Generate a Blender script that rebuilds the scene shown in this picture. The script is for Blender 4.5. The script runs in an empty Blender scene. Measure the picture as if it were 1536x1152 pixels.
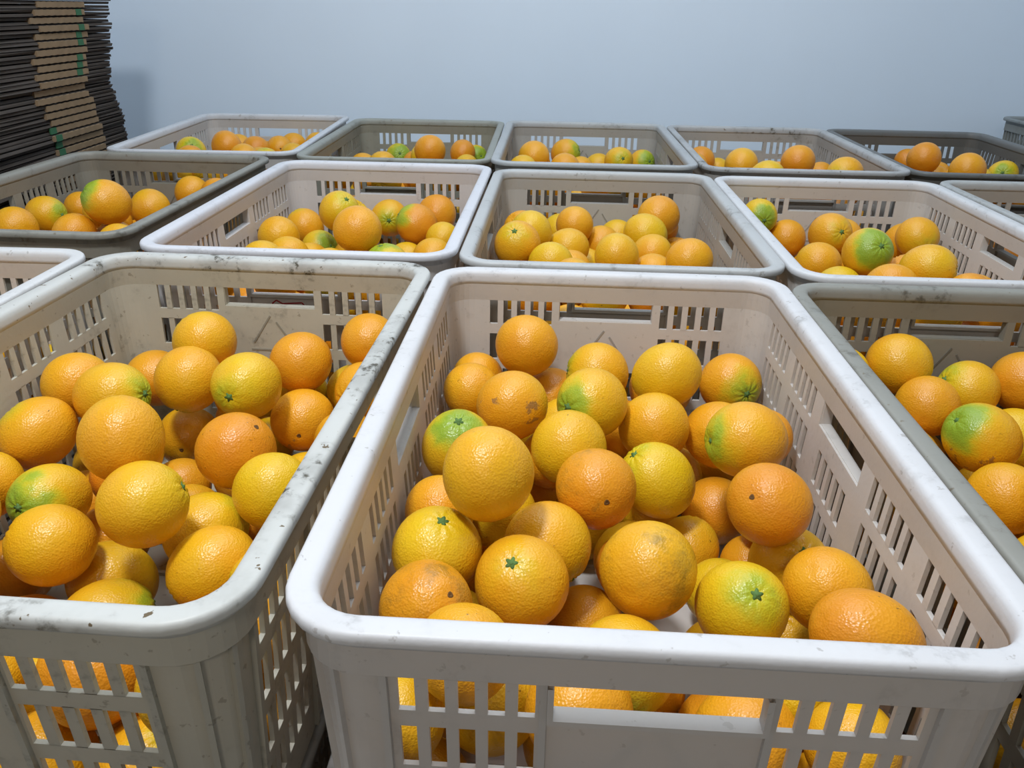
import bpy, bmesh, math, random
from mathutils import Vector, Matrix
scene = bpy.context.scene
COL = scene.collection
# ------------------------------------------------------------------ camera, world, lamps, exposure
CAM_RIGHT=(0.999848, 0.007462, 0.015731)
CAM_DOWN=(0.017411, -0.428544, -0.903353)
CAM_FWD=(0.0, 0.90349, -0.428609)
CAM_POS=(0.0, 0.0, 0.28628)
FOCAL_PX=1196.98
RZ = 0.495                     # height of the crate rims above the floor
cd = bpy.data.cameras.new('camera'); cam = bpy.data.objects.new('camera', cd); COL.objects.link(cam)
r, d, fw = Vector(CAM_RIGHT), Vector(CAM_DOWN), Vector(CAM_FWD)
cam.matrix_world = Matrix(((r.x, -d.x, -fw.x, CAM_POS[0]), (r.y, -d.y, -fw.y, CAM_POS[1]), (r.z, -d.z, -fw.z, CAM_POS[2] + RZ), (0, 0, 0, 1)))
cd.sensor_width = 36.0; cd.lens = FOCAL_PX / 1536 * 36.0; cd.clip_start = 0.02
scene.camera = cam
w = bpy.data.worlds.new('room_air'); scene.world = w; w.use_nodes = True
w.node_tree.nodes['Background'].inputs[0].default_value = (1.0, 0.94, 0.86, 1)
w.node_tree.nodes['Background'].inputs[1].default_value = 0.16
def lamp(name, loc, size, power, col, aim):
    l = bpy.data.lights.new(name, 'AREA'); l.shape = 'DISK'; l.size = size; l.energy = power; l.color = col
    o = bpy.data.objects.new(name, l); COL.objects.link(o); o.location = loc
    o.rotation_euler = (Vector(aim) - Vector(loc)).to_track_quat('-Z', 'Y').to_euler()
    return o
lamp('ceiling_lamp', (-0.35, 0.22, RZ + 1.45), 0.22, 20, (0.94, 0.97, 1.0), (-0.1, 0.9, 0))
lamp('overhead_soft_fill', (0.2, 1.4, RZ + 1.95), 2.0, 32, (0.83, 0.92, 1.0), (0.2, 1.4, 0))  # added, unseen: broad soft ambient light from above, also lifts the back wall
lamp('rear_fill', (-0.25, -1.1, RZ + 1.25), 0.30, 5.0, (1.0, 0.90, 0.77), (0, 0.9, RZ))  # unseen warm fill from behind the camera, brightens the crate fronts
scene.view_settings.view_transform = 'Standard'; scene.view_settings.look = 'None'
scene.view_settings.exposure = 0.06; scene.view_settings.gamma = 1.0; scene.view_settings.use_curve_mapping = False

# ------------------------------------------------------------------ helpers
def mesh(name, vs, fs, mat, smooth=False):
    m = bpy.data.meshes.new(name); m.from_pydata(vs, [], fs); m.update()
    bm = bmesh.new(); bm.from_mesh(m); bmesh.ops.remove_doubles(bm, verts=bm.verts, dist=1e-6)
    bmesh.ops.recalc_face_normals(bm, faces=bm.faces); bm.to_mesh(m); bm.free()
    if smooth:
        m.polygons.foreach_set('use_smooth', [True] * len(m.polygons))
    if mat: m.materials.append(mat)
    return m
def link(name, data, parent=None, loc=(0, 0, 0), rz=0.0):
    o = bpy.data.objects.new(name, data); COL.objects.link(o); o.location = loc; o.rotation_euler = (0, 0, rz)
    if parent: o.parent = parent
    return o
def tag(o, label=None, cat=None, group=None, kind=None):
    for k, v in (('label', label), ('category', cat), ('group', group), ('kind', kind)):
        if v: o[k] = v
    return o
def box_geo(x0, x1, y0, y1, z0, z1):
    v = [(x0, y0, z0), (x1, y0, z0), (x1, y1, z0), (x0, y1, z0), (x0, y0, z1), (x1, y0, z1), (x1, y1, z1), (x0, y1, z1)]
    f = [(0, 3, 2, 1), (4, 5, 6, 7), (0, 1, 5, 4), (1, 2, 6, 5), (2, 3, 7, 6), (3, 0, 4, 7)]
    return v, f
def join_geo(parts):
    V, F = [], []
    for v, f in parts:
        b = len(V); V += v; F += [tuple(i + b for i in q) for q in f]
    return V, F
class N:
    """small helper round a node tree"""
    def __init__(s, mat): s.t = mat.node_tree; s.n = s.t.nodes; s.l = s.t.links
    def a(s, typ, **kw):
        x = s.n.new(typ)
        for k, v in kw.items():
            if k.startswith('i_'):
                key = k[2:]; x.inputs[int(key) if key.isdigit() else key].default_value = v
            else: setattr(x, k, v)
        return x
    def c(s, a, b): s.l.new(a, b)
    def math(s, op, a, b=None, c=None, clamp=False):
        x = s.n.new('ShaderNodeMath'); x.operation = op; x.use_clamp = clamp
        for i, v in enumerate((a, b, c)):
            if v is None: continue
            if isinstance(v, (int, float)): x.inputs[i].default_value = v
            else: s.l.new(v, x.inputs[i])
        return x.outputs[0]
    def mix(s, fac, a, b):
        x = s.n.new('ShaderNodeMix'); x.data_type = 'RGBA'
        for sock, v in ((x.inputs[0], fac), (x.inputs[6], a), (x.inputs[7], b)):
            if isinstance(v, (int, float)): sock.default_value = v
            elif isinstance(v, tuple): sock.default_value = (*v, 1) if len(v) == 3 else v
            else: s.l.new(v, sock)
        return x.outputs[2]
    def ramp(s, fac, lo, hi):
        x = s.n.new('ShaderNodeMapRange'); x.interpolation_type = 'SMOOTHSTEP'
        s.l.new(fac, x.inputs[0]); x.inputs[1].default_value = lo; x.inputs[2].default_value = hi
        return x.outputs[0]
    def attr(s, name):
        x = s.n.new('ShaderNodeAttribute'); x.attribute_type = 'OBJECT'; x.attribute_name = name; return x
    def noise(s, vec, scale, detail=2, rough=.5):
        x = s.n.new('ShaderNodeTexNoise'); s.l.new(vec, x.inputs['Vector'])
        x.inputs['Scale'].default_value = scale; x.inputs['Detail'].default_value = detail; x.inputs['Roughness'].default_value = rough
        return x.outputs[0]
def new_mat(name):
    m = bpy.data.materials.new(name); m.use_nodes = True
    return m, N(m), m.node_tree.nodes['Principled BSDF']
def simple(name, col, rough=.6, spec=.4, var=0.0, scale=20):
    m, n, p = new_mat(name)
    p.inputs['Roughness'].default_value = rough; p.inputs['Specular IOR Level'].default_value = spec
    if var:
        tc = n.a('ShaderNodeTexCoord')
        f = n.noise(tc.outputs['Object'], scale, 4)
        n.c(n.mix(f, tuple(c * (1 - var) for c in col), tuple(min(1, c * (1 + var)) for c in col)), p.inputs['Base Color'])
    else: p.inputs['Base Color'].default_value = (*col, 1)
    return m

# ------------------------------------------------------------------ materials
def plastic_material():
    """moulded HDPE: per-crate tint in the property 'tint', dirt in 'dirt'; scuffs on upward faces of the rim"""
    m, n, p = new_mat('crate_plastic')
    tint = n.attr('tint').outputs['Color']; dirt = n.attr('dirt').outputs['Fac']; seed = n.attr('seed').outputs['Fac']
    tc = n.a('ShaderNodeTexCoord'); mp = n.a('ShaderNodeMapping'); n.c(tc.outputs['Object'], mp.inputs[0])
    cx = n.a('ShaderNodeCombineXYZ'); n.c(seed, cx.inputs[0]); n.c(seed, cx.inputs[1]); n.c(cx.outputs[0], mp.inputs['Location'])
    v = mp.outputs[0]
    blot = n.ramp(n.noise(v, 9, 5, .62), .44, .68)
    fine = n.ramp(n.noise(v, 60, 4, .7), .50, .70)
    grime = n.math('MULTIPLY', n.math('MULTIPLY', blot, n.math('ADD', n.math('MULTIPLY', fine, 1.5), .25)), dirt, clamp=True)
    spots = n.ramp(n.noise(v, 95, 3, .6), .655, .70)
    spots = n.math('MULTIPLY', spots, n.math('ADD', n.math('MULTIPLY', dirt, .9), .10), clamp=True)
    dull = n.math('MULTIPLY', n.noise(v, 5, 3), n.math('MULTIPLY', dirt, .25))
    c1 = n.mix(dull, tint, (.34, .33, .27))
    c2 = n.mix(grime, c1, (.10, .095, .075))
    c3 = n.mix(spots, c2, (.16, .12, .07))
    n.c(c3, p.inputs['Base Color'])
    p.inputs['Roughness'].default_value = .42; p.inputs['Specular IOR Level'].default_value = .35
    b = n.a('ShaderNodeBump'); b.inputs['Strength'].default_value = .25; b.inputs['Distance'].default_value = .0008
    n.c(n.noise(v, 220, 3), b.inputs['Height']); n.c(b.outputs[0], p.inputs['Normal'])
    tr = n.a('ShaderNodeBsdfTranslucent'); n.c(n.mix(.5, c3, (.75, .62, .45)), tr.inputs[0])
    mx = n.a('ShaderNodeMixShader'); mx.inputs[0].default_value = .24
    n.c(p.outputs[0], mx.inputs[1]); n.c(tr.outputs[0], mx.inputs[2])
    n.c(mx.outputs[0], n.n['Material Output'].inputs[0])
    return m
def peel_material():
    """citrus peel: hue, green blush at the stem end, freckles and russet taken from per-fruit properties"""
    m, n, p = new_mat('citrus_peel')
    hue = n.attr('hue').outputs['Fac']; green = n.attr('green').outputs['Fac']; speck = n.attr('speck').outputs['Fac']
    russet = n.attr('russet').outputs['Fac']; grime = n.attr('grime').outputs['Fac']; seed = n.attr('seed').outputs['Fac']
    tc = n.a('ShaderNodeTexCoord'); v0 = tc.outputs['Object']
    mp = n.a('ShaderNodeMapping'); n.c(v0, mp.inputs[0])
    cx = n.a('ShaderNodeCombineXYZ'); n.c(seed, cx.inputs[0]); n.c(seed, cx.inputs[2]); n.c(cx.outputs[0], mp.inputs['Location']); v = mp.outputs[0]
    sp = n.a('ShaderNodeSeparateXYZ'); n.c(v0, sp.inputs[0])
    zz = n.math('MULTIPLY', sp.outputs[2], 1 / .038)                 # 1 at the stem, -1 at the navel
    big = n.noise(v, 26, 3)
    h2 = n.math('ADD', n.math('SUBTRACT', n.math('MULTIPLY', hue, 1.15), .12), n.math('MULTIPLY', n.math('SUBTRACT', big, .5), .55))
    h2 = n.math('SUBTRACT', h2, n.math('MULTIPLY', zz, .14), clamp=True)
    lo = n.mix(n.math('MULTIPLY', h2, 2, clamp=True), (.71, .455, .011), (.73, .345, .011))
    col = n.mix(n.math('SUBTRACT', n.math('MULTIPLY', h2, 2), 1, clamp=True), lo, (.66, .235, .011))
    gz = n.math('ADD', zz, n.math('MULTIPLY', n.math('SUBTRACT', n.noise(v, 34, 3), .5), 1.0))
    edge = n.math('SUBTRACT', 1.0, n.math('MULTIPLY', green, .75))
    gm = n.a('ShaderNodeMapRange'); gm.interpolation_type = 'SMOOTHSTEP'; n.c(gz, gm.inputs[0]); n.c(edge, gm.inputs[1]); n.c(n.math('ADD', edge, .75), gm.inputs[2])
    gmask = n.math('MULTIPLY', gm.outputs[0], n.math('MULTIPLY', green, 1.25), clamp=True)
    col = n.mix(n.math('MULTIPLY', gmask, 1.5, clamp=True), col, n.mix(gmask, (.60, .52, .015), (.25, .36, .025)))
    pts = n.ramp(n.noise(v, 260, 2, .6), .66, .73)
    sel = n.ramp(n.noise(v, 38, 2), .52, .62)
    col = n.mix(n.math('MULTIPLY', n.math('MULTIPLY', pts, sel), n.math('ADD', .12, n.math('MULTIPLY', speck, .75))), col, (.10, .06, .015))
    ru = n.math('MULTIPLY', n.ramp(n.noise(v, 30, 5, .65), .62, .665), russet, clamp=True)
    col = n.mix(n.math('MULTIPLY', ru, .8), col, (.26, .13, .045))
    gr = n.math('MULTIPLY', n.ramp(n.noise(v, 22, 6, .7), .50, .70), n.math('MULTIPLY', grime, .6), clamp=True)
    col = n.mix(gr, col, (.16, .11, .02))
    n.c(col, p.inputs['Base Color'])
    p.inputs['Roughness'].default_value = .34; p.inputs['Specular IOR Level'].default_value = .45
    p.inputs['Subsurface Weight'].default_value = 0.0
    vo = n.a('ShaderNodeTexVoronoi'); n.c(v, vo.inputs['Vector']); vo.inputs['Scale'].default_value = 520
    b1 = n.a('ShaderNodeBump'); b1.inputs['Strength'].default_value = .45; b1.inputs['Distance'].default_value = .0007; n.c(vo.outputs['Distance'], b1.inputs['Height'])
    b2 = n.a('ShaderNodeBump'); b2.inputs['Strength'].default_value = .36; b2.inputs['Distance'].default_value = .0016; n.c(n.noise(v, 130, 3), b2.inputs['Height'])
    n.c(b1.outputs[0], b2.inputs['Normal']); n.c(b2.outputs[0], p.inputs['Normal'])
    return m
M_PLASTIC = plastic_material()
M_PEEL = peel_material()
M_CALYX = simple('dried_green_calyx', (.10, .19, .055), .8, .2, .35, 300)
M_NAVEL = simple('brown_navel_scar', (.13, .065, .022), .85, .2, .4, 300)
M_RED = simple('red_print', (.36, .03, .035), .6)
M_WALL = simple('painted_plaster', (.74, .85, .97), .85, .2, .035, 3)
M_CEIL = simple('white_ceiling', (.75, .77, .80), .9, .2)
M_FLOOR = simple('concrete_floor', (.20, .19, .175), .85, .25, .25, 4)
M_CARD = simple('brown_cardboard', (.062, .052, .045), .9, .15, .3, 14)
M_CUT = simple('corrugated_cut_edge', (.245, .175, .108), .95, .1, .3, 30)
M_GREEN = simple('green_print', (.03, .12, .055), .8)

# ------------------------------------------------------------------ the room
def slab(name, x0, x1, y0, y1, z0, z1, mat):
    v, f = box_geo(x0, x1, y0, y1, z0, z1)
    return tag(link(name, mesh(name, v, f, mat)), kind='structure')
YB, XL, XR, YF, ZC = 2.66, -1.9, 2.5, -2.6, 2.55
slab('floor', XL, XR, YF, YB, -.1, 0, M_FLOOR)
slab('wall_back', XL - .1, XR + .1, YB, YB + .1, -.1, ZC + .1, M_WALL)
slab('wall_left', XL - .1, XL, YF, YB, 0, ZC, M_WALL)
slab('wall_right', XR, XR + .1, YF, YB, 0, ZC, M_WALL)
slab('ceiling', XL - .1, XR + .1, YF, YB, ZC, ZC + .1, M_CEIL)

# ------------------------------------------------------------------ plastic crates
PLACE={
'A1':(-0.3273,0.6442,-0.0684,-0.0008),
'Z1':(-0.7594,0.6942,-0.0249,-0.0085),
'B1':(0.0987,0.6273,-0.0521,-0.0067),
'C1':(0.5201,0.5956,-0.0466,-0.0090),
'A2':(-0.2697,1.3005,-0.0487,0.0013),
'B2':(0.1518,1.2818,-0.0513,-0.0055),
'C2':(0.5705,1.2402,-0.0513,-0.0041),
'D2':(0.9960,1.2274,-0.0361,-0.0022),
'L2':(-0.7291,1.3944,-0.0525,-0.0041),
'L3':(-0.6815,2.0673,0.0032,-0.0047),
'M3':(-0.2514,2.0236,-0.0294,-0.0065),
'N3':(0.1705,1.9367,-0.0434,0.0048),
'O3':(0.5987,1.9359,-0.0458,0.0003),
'P3':(1.0234,1.9344,-0.0570,-0.0025),
}
CL=0.6446
CW, HB = 0.42, 0.245
DR = .05                                              # draft of the walls
O_RIM, I_RIM, O_SK, O_W, I_W = 0.0, .0195, .0085, .0122, .0156
R_CORNER = .047
HWX, HWY = CW / 2, CL / 2
def loop(off, z, n=7):
    """rounded rectangle, inset by off"""
    rr = max(.004, R_CORNER - off); P = []
    for sx, sy, a0 in ((1, 1, 0), (-1, 1, 90), (-1, -1, 180), (1, -1, 270)):
        cx, cy = sx * (HWX - off - rr), sy * (HWY - off - rr)
        for k in range(n + 1):
            a = math.radians(a0 + 90 * k / n); P.append((cx + rr * math.cos(a), cy + rr * math.sin(a), z))
    return P
def sweep(profile, n=7):
    V, F = [], []; L = 4 * (n + 1); K = len(profile)
    for off, z in profile: V += loop(off, z, n)
    for k in range(K):
        k2 = (k + 1) % K
        for i in range(L):
            j = (i + 1) % L; F.append((k * L + i, k * L + j, k2 * L + j, k2 * L + i))
    return V, F
rim_prof = [(O_SK, -.0088), (.0024, -.0091), (.0008, -.0084), (.0001, -.0068), (0, -.0040), (.0005, -.0018), (.0016, -.0005), (.0034, 0), (.0122, 0),
            (.0150, -.0006), (.0172, -.0020), (.0186, -.0044), (.0193, -.0080), (.0195, -.012), (.0195, -.0165), (O_SK, -.0165)]
RIM = mesh('rim', *sweep(rim_prof), M_PLASTIC, True)
band_prof = [(O_SK, -.0165), (O_SK, -.0360), (O_SK + .0012, -.0374), (O_W + DR * .0374, -.0376), (I_W + DR * .0376, -.0376), (I_RIM, -.0165)]
BAND = mesh('upper_band', *sweep(band_prof), M_PLASTIC, False)
foot_prof = [(O_W + DR * .209, -.209), (O_W + DR * HB, -HB + .004), (O_W + DR * HB + .004, -HB), (I_W + DR * HB, -HB), (I_W + DR * .209, -.209)]
FOOT = mesh('lower_band', *sweep(foot_prof), M_PLASTIC, False)
PX, PY = .151, .272                                   # half lengths of the slotted panels
def corner_mesh():
    n = 7; V, F = [], []; zs = [-.0376, -.08, -.125, -.168, -.209]; rows = []
    for z in zs:
        ring = []
        for off in (O_W - DR * z, I_W - DR * z):
            rr = max(.006, R_CORNER - off); cx, cy = HWX - off - rr, HWY - off - rr
            pts = [(HWX - off, PY)] + [(cx + rr * math.cos(math.pi / 2 * k / n), cy + rr * math.sin(math.pi / 2 * k / n)) for k in range(n + 1)] + [(PX, HWY - off)]
            ring.append(pts)
        rows.append(ring)
    m = n + 3
    for ring in rows:
        for pts in ring: V += [(x, y, zs[rows.index(ring)]) for x, y in pts]
    for i in range(len(zs) - 1):
        for s in (0, 1):
            a = (i * 2 + s) * m; b = ((i + 1) * 2 + s) * m
            for k in range(m - 1): F.append((a + k, a + k + 1, b + k + 1, b + k))
        for k in (0, m - 1):
            a, b = i * 2 * m, (i + 1) * 2 * m
            F.append((a + k, a + m + k, b + m + k, b + k))
    return V, F
CORNER = mesh('corner_post', *corner_mesh(), M_PLASTIC, False)
def mirror(V, F, sx, sy): return [(x * sx, y * sy, z) for x, y, z in V], F
CORNERS = [mesh('corner_post', *mirror(*corner_mesh(), sx, sy), M_PLASTIC, False) for sx, sy in ((1, 1), (-1, 1), (-1, -1), (1, -1))]
def fin_mesh(deg, sx, sy):
    V = []; a = math.radians(deg); ca, sa = math.cos(a), math.sin(a)
    for z in (-.0374, -.232):
        off = O_W - DR * z; rr = max(.006, R_CORNER - off); cx, cy = HWX - off - rr, HWY - off - rr
        for t in (-.0017, .0017):
            for rad in (rr - .001, rr + .0036): V.append((sx * (cx + rad * ca - t * sa), sy * (cy + rad * sa + t * ca), z))
    return V, [(0, 1, 3, 2), (4, 6, 7, 5), (0, 2, 6, 4), (1, 5, 7, 3), (0, 4, 5, 1), (2, 3, 7, 6)]
FINS = [[mesh('rib', *fin_mesh(g, sx, sy), M_PLASTIC) for g in (28, 62)] for sx, sy in ((1, 1), (-1, 1), (-1, -1), (1, -1))]
ROWS = [(-.0376, -.068), (-.081, -.115), (-.128, -.162), (-.175, -.205)]
Z_END = -.209
def wall_pt(end, s, z, inner):
    """panel coordinates (s along the wall, z) to crate coordinates of the +y end (end) or +x side"""
    off = (I_W if inner else O_W) - DR * z
    return (-s, HWY - off, z) if end else (HWX - off, s, z)
def plate(end, holes):
    """a wall panel with openings: cells of a grid, both faces and the edges of the openings"""
    half = PX if end else PY
    ss = sorted({-half, half} | {round(h[i], 4) for h in holes for i in (0, 1)}); zs = sorted({-.0376, Z_END} | {h[i] for h in holes for i in (2, 3)})
    def solid(i, j):
        if not (0 <= i < len(ss) - 1 and 0 <= j < len(zs) - 1): return False
        cs, cz = (ss[i] + ss[i + 1]) / 2, (zs[j] + zs[j + 1]) / 2
        return not any(h[0] < cs < h[1] and h[2] < cz < h[3] for h in holes)
    V, F, idx = [], [], {}
    def vid(i, j, k):
        if (i, j, k) not in idx: idx[(i, j, k)] = len(V); V.append(wall_pt(end, ss[i], zs[j], k))
        return idx[(i, j, k)]
    for i in range(len(ss) - 1):
        for j in range(len(zs) - 1):
            if not solid(i, j): continue
            for k in (0, 1): F.append((vid(i, j, k), vid(i + 1, j, k), vid(i + 1, j + 1, k), vid(i, j + 1, k)))
            for di, dj, a, b in ((-1, 0, (i, j), (i, j + 1)), (1, 0, (i + 1, j), (i + 1, j + 1)), (0, -1, (i, j), (i + 1, j)), (0, 1, (i, j + 1), (i + 1, j + 1))):
                if not solid(i + di, j + dj): F.append((vid(*a, 0), vid(*b, 0), vid(*b, 1), vid(*a, 1)))
    return V, F
SLOT = .0096
END_SLOTS = [.0715, .0885, .1053, .1221, .1390]
SIDE_IN = [.0838, .1008, .1180, .1350, .1520]
SIDE_OUT = [.1868, .2040, .2212, .2384, .2560]
SIDE_MID = [-.0344, -.0172, 0, .0172, .0344]
def groups(end, row):
    g = [END_SLOTS, [-s for s in reversed(END_SLOTS)]] if end else [SIDE_IN, SIDE_OUT, [-s for s in reversed(SIDE_IN)], [-s for s in reversed(SIDE_OUT)]]
    if not end and row >= 1: g.append(SIDE_MID)
    if end and row >= 2: g.append(SIDE_MID)
    return g
HANDLE = {True: (-.0575, .0575, -.0615, -.0376), False: (-.055, .055, -.0625, -.0376)}
def panel_holes(end, separate):
    H = [HANDLE[end]]
    for row, (z1, z0) in enumerate(ROWS):
        for g in groups(end, row):
            if separate and row < 2: H.append((g[0] - SLOT / 2, g[-1] + SLOT / 2, z0, z1))      # one window, its slats are parts
            else: H += [(s - SLOT / 2, s + SLOT / 2, z0, z1) for s in g]
    return H
def slat_mesh(end, row):
    """one bar between two slots, centred at s = 0"""
    z1, z0 = ROWS[row]; h = .00355 if end else .0037; V = []
    for z in (z0 - .0006, z1 + .0006):
        z = max(min(z, -.0376), Z_END)
        V += [wall_pt(end, -h, z, 0), wall_pt(end, h, z, 0), wall_pt(end, h, z, 1), wall_pt(end, -h, z, 1)]
    return V, [(0, 3, 2, 1), (4, 5, 6, 7), (0, 1, 5, 4), (1, 2, 6, 5), (2, 3, 7, 6), (3, 0, 4, 7)]
def rib_mesh(end):
    V = []
    for z in (-.0374, Z_END - .028):
        a, b = O_W - DR * z - .0035, O_W - DR * z + .001
        for s in (-.0021, .0021):
            for off in (a, b): V.append((-s, HWY - off, z) if end else (HWX - off, s, z))
    return V, [(0, 1, 3, 2), (4, 6, 7, 5), (0, 2, 6, 4), (1, 5, 7, 3), (0, 4, 5, 1), (2, 3, 7, 6)]
def handle_frame(end):
    s0, s1, z0, z1 = HANDLE[end]; t = .0028; V, F = [], []
    def ring(ds, dz, o):
        return [(-s, HWY - o, z) if end else (HWX - o, s, z) for s, z in ((s0 - ds, z0 - dz), (s1 + ds, z0 - dz), (s1 + ds, z1), (s0 - ds, z1))]
    zc = DR * .05
    outer = ring(t, t, .0072), ring(t, t, .0165); inner = ring(-.0007, -.0007, .0072), ring(-.0007, -.0007, .0165)
    V = outer[0] + inner[0] + outer[1] + inner[1]
    for i, j in ((3, 0), (0, 1), (1, 2)):                         # jambs and sill, open to the band above
        F += [(i, j, 4 + j, 4 + i), (8 + i, 12 + i, 12 + j, 8 + j), (i, 8 + i, 8 + j, j), (4 + i, 4 + j, 12 + j, 12 + i)]
    return V, F
def base_mesh():
    hx, hy = HWX - I_W - DR * HB + .001, HWY - I_W - DR * HB + .001
    parts = [box_geo(-hx, hx, -hy, hy, -HB + .001, -HB + .005)]
    for k in range(-5, 6): parts.append(box_geo(-hx + .01, hx - .01, k * .05 - .002, k * .05 + .002, -HB + .0045, -HB + .009))
    return join_geo(parts)
def triangle_mark():
    """raised recycling triangle moulded into the end panel, three bars round a gap"""
    P = [(0, -.071), (.031, -.118), (-.031, -.118)]; parts = []
    for a in range(3):
        (s0, z0), (s1, z1) = P[a], P[(a + 1) % 3]
        ds, dz = s1 - s0, z1 - z0; L = math.hypot(ds, dz); ns, nz = -dz / L * .0011, ds / L * .0011
        q0, q1 = (s0 + ds * .03, z0 + dz * .03), (s0 + ds * .80, z0 + dz * .80)
        V = []
        for inn in (0, 1):
            for (s, z), sg in ((q0, 1), (q0, -1), (q1, -1), (q1, 1)):
                x, y, zz = wall_pt(True, s + sg * ns, z + sg * nz, 1); V.append((x, y + (.0005 if inn else -.0007), zz))
        parts.append((V, [(0, 1, 2, 3), (4, 7, 6, 5), (0, 4, 5, 1), (1, 5, 6, 2), (2, 6, 7, 3), (3, 7, 4, 0)]))
    return join_geo(parts)
PANEL = {(e, s): mesh('end_wall' if e else 'side_wall', *plate(e, panel_holes(e, s)), M_PLASTIC) for e in (True, False) for s in (True, False)}
SLAT = {(e, k): mesh('slat', *slat_mesh(e, k), M_PLASTIC) for e in (True, False) for k in (0, 1)}
RIB = {e: mesh('rib', *rib_mesh(e), M_PLASTIC) for e in (True, False)}
HFR = {e: mesh('handle_frame', *handle_frame(e), M_PLASTIC) for e in (True, False)}
BASE = mesh('base', *base_mesh(), M_PLASTIC)
TRI = mesh('moulded_triangle', *triangle_mark(), M_PLASTIC)
RIB_AT = {True: (-.151, -.0625, .0625, .151), False: (-.272, -.1695, -.0685, .0685, .1695, .272)}
def crate(name, label, x, y, rz, z, tint, dirt, seed, detail, group, warm=(.95, .90, .83)):
    root = bpy.data.objects.new(name, None); COL.objects.link(root); root.empty_display_size = .05
    root.location = (x, y, RZ + z - HB); root.rotation_euler = (0, 0, rz)
    tag(root, label, 'crate', group)
    def part(nm, data, parent=root, loc=(0, 0, HB), turn=0.0):
        o = link(nm, data, parent, loc, turn); top = nm == 'rim'
        o['tint'] = tint if top else (tuple(c * .6 for c in body) if nm == 'moulded_triangle' else body); o['dirt'] = dirt if top else min(dirt, .9) * .4; o['seed'] = seed; return o
    body = tuple(c * k for c, k in zip(tint, warm)); part('rim', RIM); part('upper_band', BAND); part('lower_band', FOOT); part('base', BASE)
    for c, fins in zip(CORNERS, FINS):
        post = part('corner_post', c)
        for fin in fins: part('rib', fin, post, (0, 0, 0))
    for end in (True, False):
        for turn in (0.0, math.pi):
            wall = part('end_wall' if end else 'side_wall', PANEL[(end, detail)], turn=turn)
            for s in RIB_AT[end]: part('rib', RIB[end], wall, (-s, 0, 0) if end else (0, s, 0))
            part('handle_frame', HFR[end], wall, (0, 0, 0))
            if end: part('moulded_triangle', TRI, wall, (0, 0, 0))
            if detail:
                for row in (0, 1):
                    for g in groups(end, row):
                        for a, b in zip(g, g[1:]):
                            s = (a + b) / 2
                            part('slat', SLAT[(end, row)], wall, (-s, 0, 0) if end else (0, s, 0))
    return root
WHITE, CREAM, PALE, GREY = (.80, .81, .83), (.74, .73, .68), (.60, .61, .60), (.30, .30, .265)
CRATES = [  # key, label, tint, dirt, slats as parts
 ('B1', 'clean white slotted crate of oranges, nearest in the middle, front wall fully in view', (.77, .775, .80), .28, True),
 ('A1', 'cream white crate with black scuffs along its rim, front left, full of oranges', (.72, .735, .72), 1.5, True),
 ('C1', 'dull grey crate at the right of the clean white front crate', (.33, .33, .30), .55, True),
 ('Z1', 'white crate corner at the left edge, beside the scuffed cream crate', (.78, .79, .80), .25, True),
 ('A2', 'bright white crate in the middle row, behind the scuffed cream crate', (.75, .765, .82), .15, True),
 ('B2', 'grey-white crate in the middle row, directly behind the clean white front crate', (.58, .60, .61), .35, True),
 ('C2', 'white crate in the middle row, behind the dull grey front crate', (.74, .755, .78), .22, True),
 ('D2', 'pale grey crate at the right end of the middle row, mostly cut off', (.50, .52, .52), .35, True),
 ('L2', 'grey-brown dirty crate at the left end of the middle row', (.33, .33, .30), .6, True),
 ('L3', 'white crate at the left end of the back row beside the cardboard stack', (.70, .73, .78), .25, False),
 ('M3', 'olive-grey crate in the back row, second from the cardboard stack', (.36, .38, .35), .45, False),
 ('N3', 'pale grey crate in the middle of the back row', (.50, .53, .55), .25, False),
 ('O3', 'light grey crate with dark stains on its back rim, back row', (.52, .54, .56), .75, False),
 ('P3', 'dark grey crate at the right end of the back row', (.17, .18, .185), .4, False),
]
for i, (k, label, tint, dirt, det) in enumerate(CRATES):
    x, y, t, z = PLACE[k]
    crate('plastic_crate', label, x, y, t, z, tint, dirt, i * 1.37, det, 'crates of oranges set out in rows', (.86, .81, .70) if k == 'A1' else (.95, .90, .83))
PLACE['Q3'] = (1.66, 2.22, -.03, .007)
crate('plastic_crate', 'grey crate corner by the back wall, right of the dark grey crate', *PLACE['Q3'], (.30, .33, .34), .4, 31.3, False, 'crates of oranges set out in rows')
LOWER = {'A1': (-.020, .004, 0), 'B1': (-.018, .012, 0), 'Z1': (-.024, .004, 0), 'C1': (.004, .0, 0)}
LOW_LABEL = {'A1': 'lower crate that carries the scuffed cream crate at the front left', 'B1': 'lower white crate that carries the clean white front crate', 'C1': 'lower crate that carries the dull grey front right crate'}
LOW_PLACE = {}
NICE = {'Z1': 'white crate corner at the left edge', 'A2': 'bright white middle-row crate', 'B2': 'grey-white middle-row crate', 'C2': 'white middle-row crate on the right', 'D2': 'pale grey middle-row crate', 'L2': 'grey-brown dirty crate',
        'L3': 'white back-row crate by the cardboard', 'M3': 'olive-grey back-row crate', 'N3': 'pale grey back-row crate', 'O3': 'stained back-row crate', 'P3': 'dark grey back-row crate', 'Q3': 'grey crate corner by the back wall'}
for i, k in enumerate(list(PLACE)):
    x, y, t, z = PLACE[k]; dx, dy, dt = LOWER.get(k, (0, 0, 0))
    LOW_PLACE[k] = (x + dx, y + dy, t + dt, z - .2465)
    tint = (.80, .80, .82) if k == 'B1' else (.42, .41, .38)
    crate('plastic_crate', LOW_LABEL.get(k) or 'lower crate underneath the ' + NICE[k], *LOW_PLACE[k], tint, .4, 50 + i * 2.1, False, 'lower crates that carry the rows')

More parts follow.
